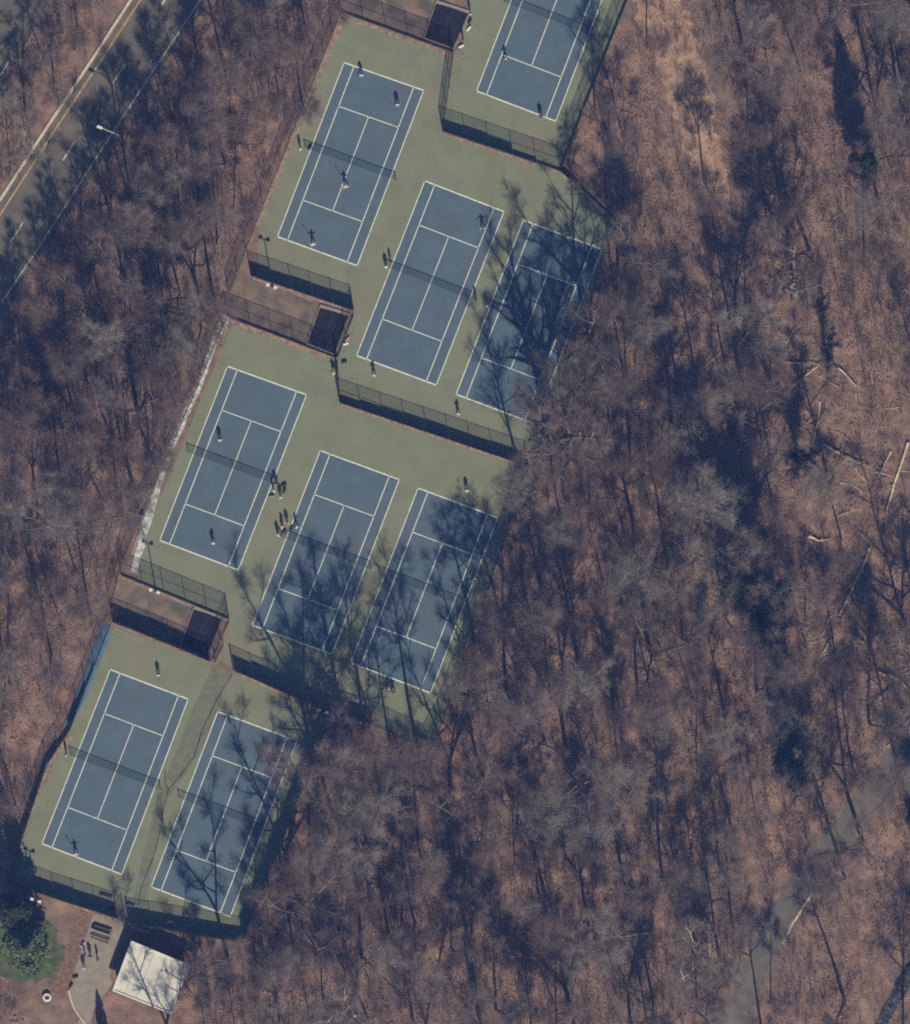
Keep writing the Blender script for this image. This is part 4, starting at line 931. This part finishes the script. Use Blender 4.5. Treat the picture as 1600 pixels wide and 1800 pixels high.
for k, x, y, s, lab in [(0, 52, 1662, 1.0, 'large green evergreen tree at the bottom left above the concrete ring'), (1, 28, 1592, 1.2, 'dark evergreen behind the bottom left court corner'), (2, 182, 1812, .55, 'small dark pointed evergreen at the bottom of the walkway'),
                        (3, 1512, 292, 1.15, 'dark evergreen at the upper right with a deep blue shadow'), 
                        
                        (1, 1612, 1440, .9, 'dark evergreen at the right edge above the footpath'), ]:
    r = empty('evergreen_tree', W(x, y, -.05), rs2.uniform(0, 6.28)); r.scale = (s, s, s); tag(r, lab, 'evergreen tree', 'evergreen trees')
    link('trunk', EV[k][0], r); link('crown', EV[k][1], r)

# fallen logs
for pts_, r_, lab in LOGS:
    P = [W(x, y, r_+.02) for x, y in pts_]; r = empty('fallen_log', P[0]); tag(r, lab, 'log', 'fallen logs in the wood')
    sg = []
    n = 4*(len(P)-1); Q = [P[min(i//4, len(P)-2)].lerp(P[min(i//4, len(P)-2)+1], (i % 4)/4 if i < n else 1.0) for i in range(n+1)]
    Q = [q_+Vector((random.uniform(-.06, .06), random.uniform(-.06, .06), 0)) for q_ in Q]
    for i in range(n): sg.append((Q[i]-P[0], Q[i+1]-P[0], r_*(1.15-.6*i/n), r_*(1.15-.6*(i+1)/n)))
    link('stem', segs2mesh('stem', sg, 7), r, M['logwood'])
    sg = []
    for k in range(4):
        q_ = Q[random.randint(1, n)]-P[0]; e = Vector((random.uniform(-1, 1), random.uniform(-1, 1), random.uniform(0, .5)))*.9; sg.append((q_, q_+e, r_*.35, .02))
    link('branch_stubs', segs2mesh('branch_stubs', sg, 4), r, M['logwood'])

k = 0
while k < 64:
    x, y = random.choice([(random.uniform(1290, 1600), random.uniform(600, 900)), (random.uniform(1420, 1600), random.uniform(880, 1300)), (random.uniform(1180, 1600), random.uniform(360, 700))])
    a_ = random.uniform(0, 6.28); L_ = random.uniform(1.2, 4.5); r_ = random.uniform(.03, .065); k += 1
    r = empty('fallen_branch', W(x, y, r_+.02), a_); tag(r, where_label('fallen branch', x, y), 'branch', 'fallen branches on the open slope')
    sg = []; p = Vector(); d = Vector((1, 0, 0))
    for j in range(5):
        d = (d+Vector((0, random.gauss(0, .16), 0))).normalized(); q_ = p+d*L_/5; sg.append((p, q_, r_*(1-.15*j), r_*(.85-.15*j)))
        if j in (2, 3): sg.append((q_, q_+Vector((.5, random.choice([-.5, .5]), .15))*random.uniform(.6, 1.5), r_*.5, .015))
        p = q_
    link('stem', segs2mesh('stem', sg, 5), r, M['logwood'])

# undergrowth: brush twigs and fallen leaves
def free(x, y, d=6): return all(dpoly(x, y, p) >= d for p in KEEP) and near_path(x, y) > 26
rs3 = random.Random(21); P0, P1, R0, R1 = [], [], [], []
k = 0
while k < 8000:
    x, y = rs3.uniform(-30, 1630), rs3.uniform(-30, 1830)
    if not free(x, y, 12): continue
    if any(((x-cx)/ra)**2+((y-cy)/rb)**2 < 1 and rs3.random() < .55 for (cx, cy), (ra, rb), pr in CLEAR): continue
    k += 1; b_ = W(x, y, -.15); h = rs3.choice([.7, 1.2, 1.8, 2.8, 4.5]); sp = .35+.12*h
    for j in range(rs3.randint(5, 11)):
        d = Vector((rs3.gauss(0, sp), rs3.gauss(0, sp), h*rs3.uniform(.6, 1))); m_ = b_+d*.5+Vector((rs3.gauss(0, .08), rs3.gauss(0, .08), 0)); e = b_+d
        P0 += [b_, m_]; P1 += [m_, e]; R0 += [.016, .012]; R1 += [.012, .008]
        for q_ in range(3):
            f = m_.lerp(e, rs3.random()); P0.append(f); P1.append(f+Vector((rs3.gauss(0, .3), rs3.gauss(0, .3), rs3.uniform(0, .4)))); R0.append(.009); R1.append(.007)
o = link('undergrowth', segmesh('undergrowth', [tuple(a) for a in P0], [tuple(a) for a in P1], R0, R1, 3), None, M['brush']); tag(o, 'thin bare brush growing between the trees', kind='stuff')
n = 45000; rr = np.random.RandomState(4); X = rr.uniform(-60, 60, n*2); Y = rr.uniform(-67, 67, n*2)
ok = [i for i in range(n*2) if free(X[i]*S+800, 900-Y[i]*S, 1)][:n]
edges = [(t[i], t[(i+1) % len(t)]) for t in (T1, T2, T3, T4) for i in range(len(t))]
dx_, dy_ = [], []
for k in range(5200):
    a, b_ = edges[rr.randint(len(edges))]; t = rr.rand(); off = rr.exponential(11)*rr.choice([-1, 1])
    L_ = math.hypot(b_[0]-a[0], b_[1]-a[1])+1e-6; x = a[0]+(b_[0]-a[0])*t-(b_[1]-a[1])/L_*off; y = a[1]+(b_[1]-a[1])*t+(b_[0]-a[0])/L_*off
    dx_.append((x-800)/S); dy_.append((900-y)/S)
X = np.concatenate([X[ok], dx_]); Y = np.concatenate([Y[ok], dy_]); n = len(X); ang = rr.uniform(0, 6.28, n); s = rr.uniform(.05, .13, n); s[-5200:] *= .6; tz = rr.uniform(-.6, .6, n)*s
Vx = np.zeros((n, 4, 3))
for j, (e, f) in enumerate(((-1, -.6), (1, -.6), (1, .6), (-1, .6))):
    Vx[:, j, 0] = X+s*(e*np.cos(ang)-f*np.sin(ang)); Vx[:, j, 1] = Y+s*(e*np.sin(ang)+f*np.cos(ang)); Vx[:, j, 2] = .05+tz*e*.7
o = link('fallen_leaves', npmesh('fallen_leaves', Vx.reshape(-1, 3), np.arange(n*4).reshape(n, 4)), None, M['litter']); tag(o, 'dry brown leaves scattered over the woodland floor', kind='stuff')
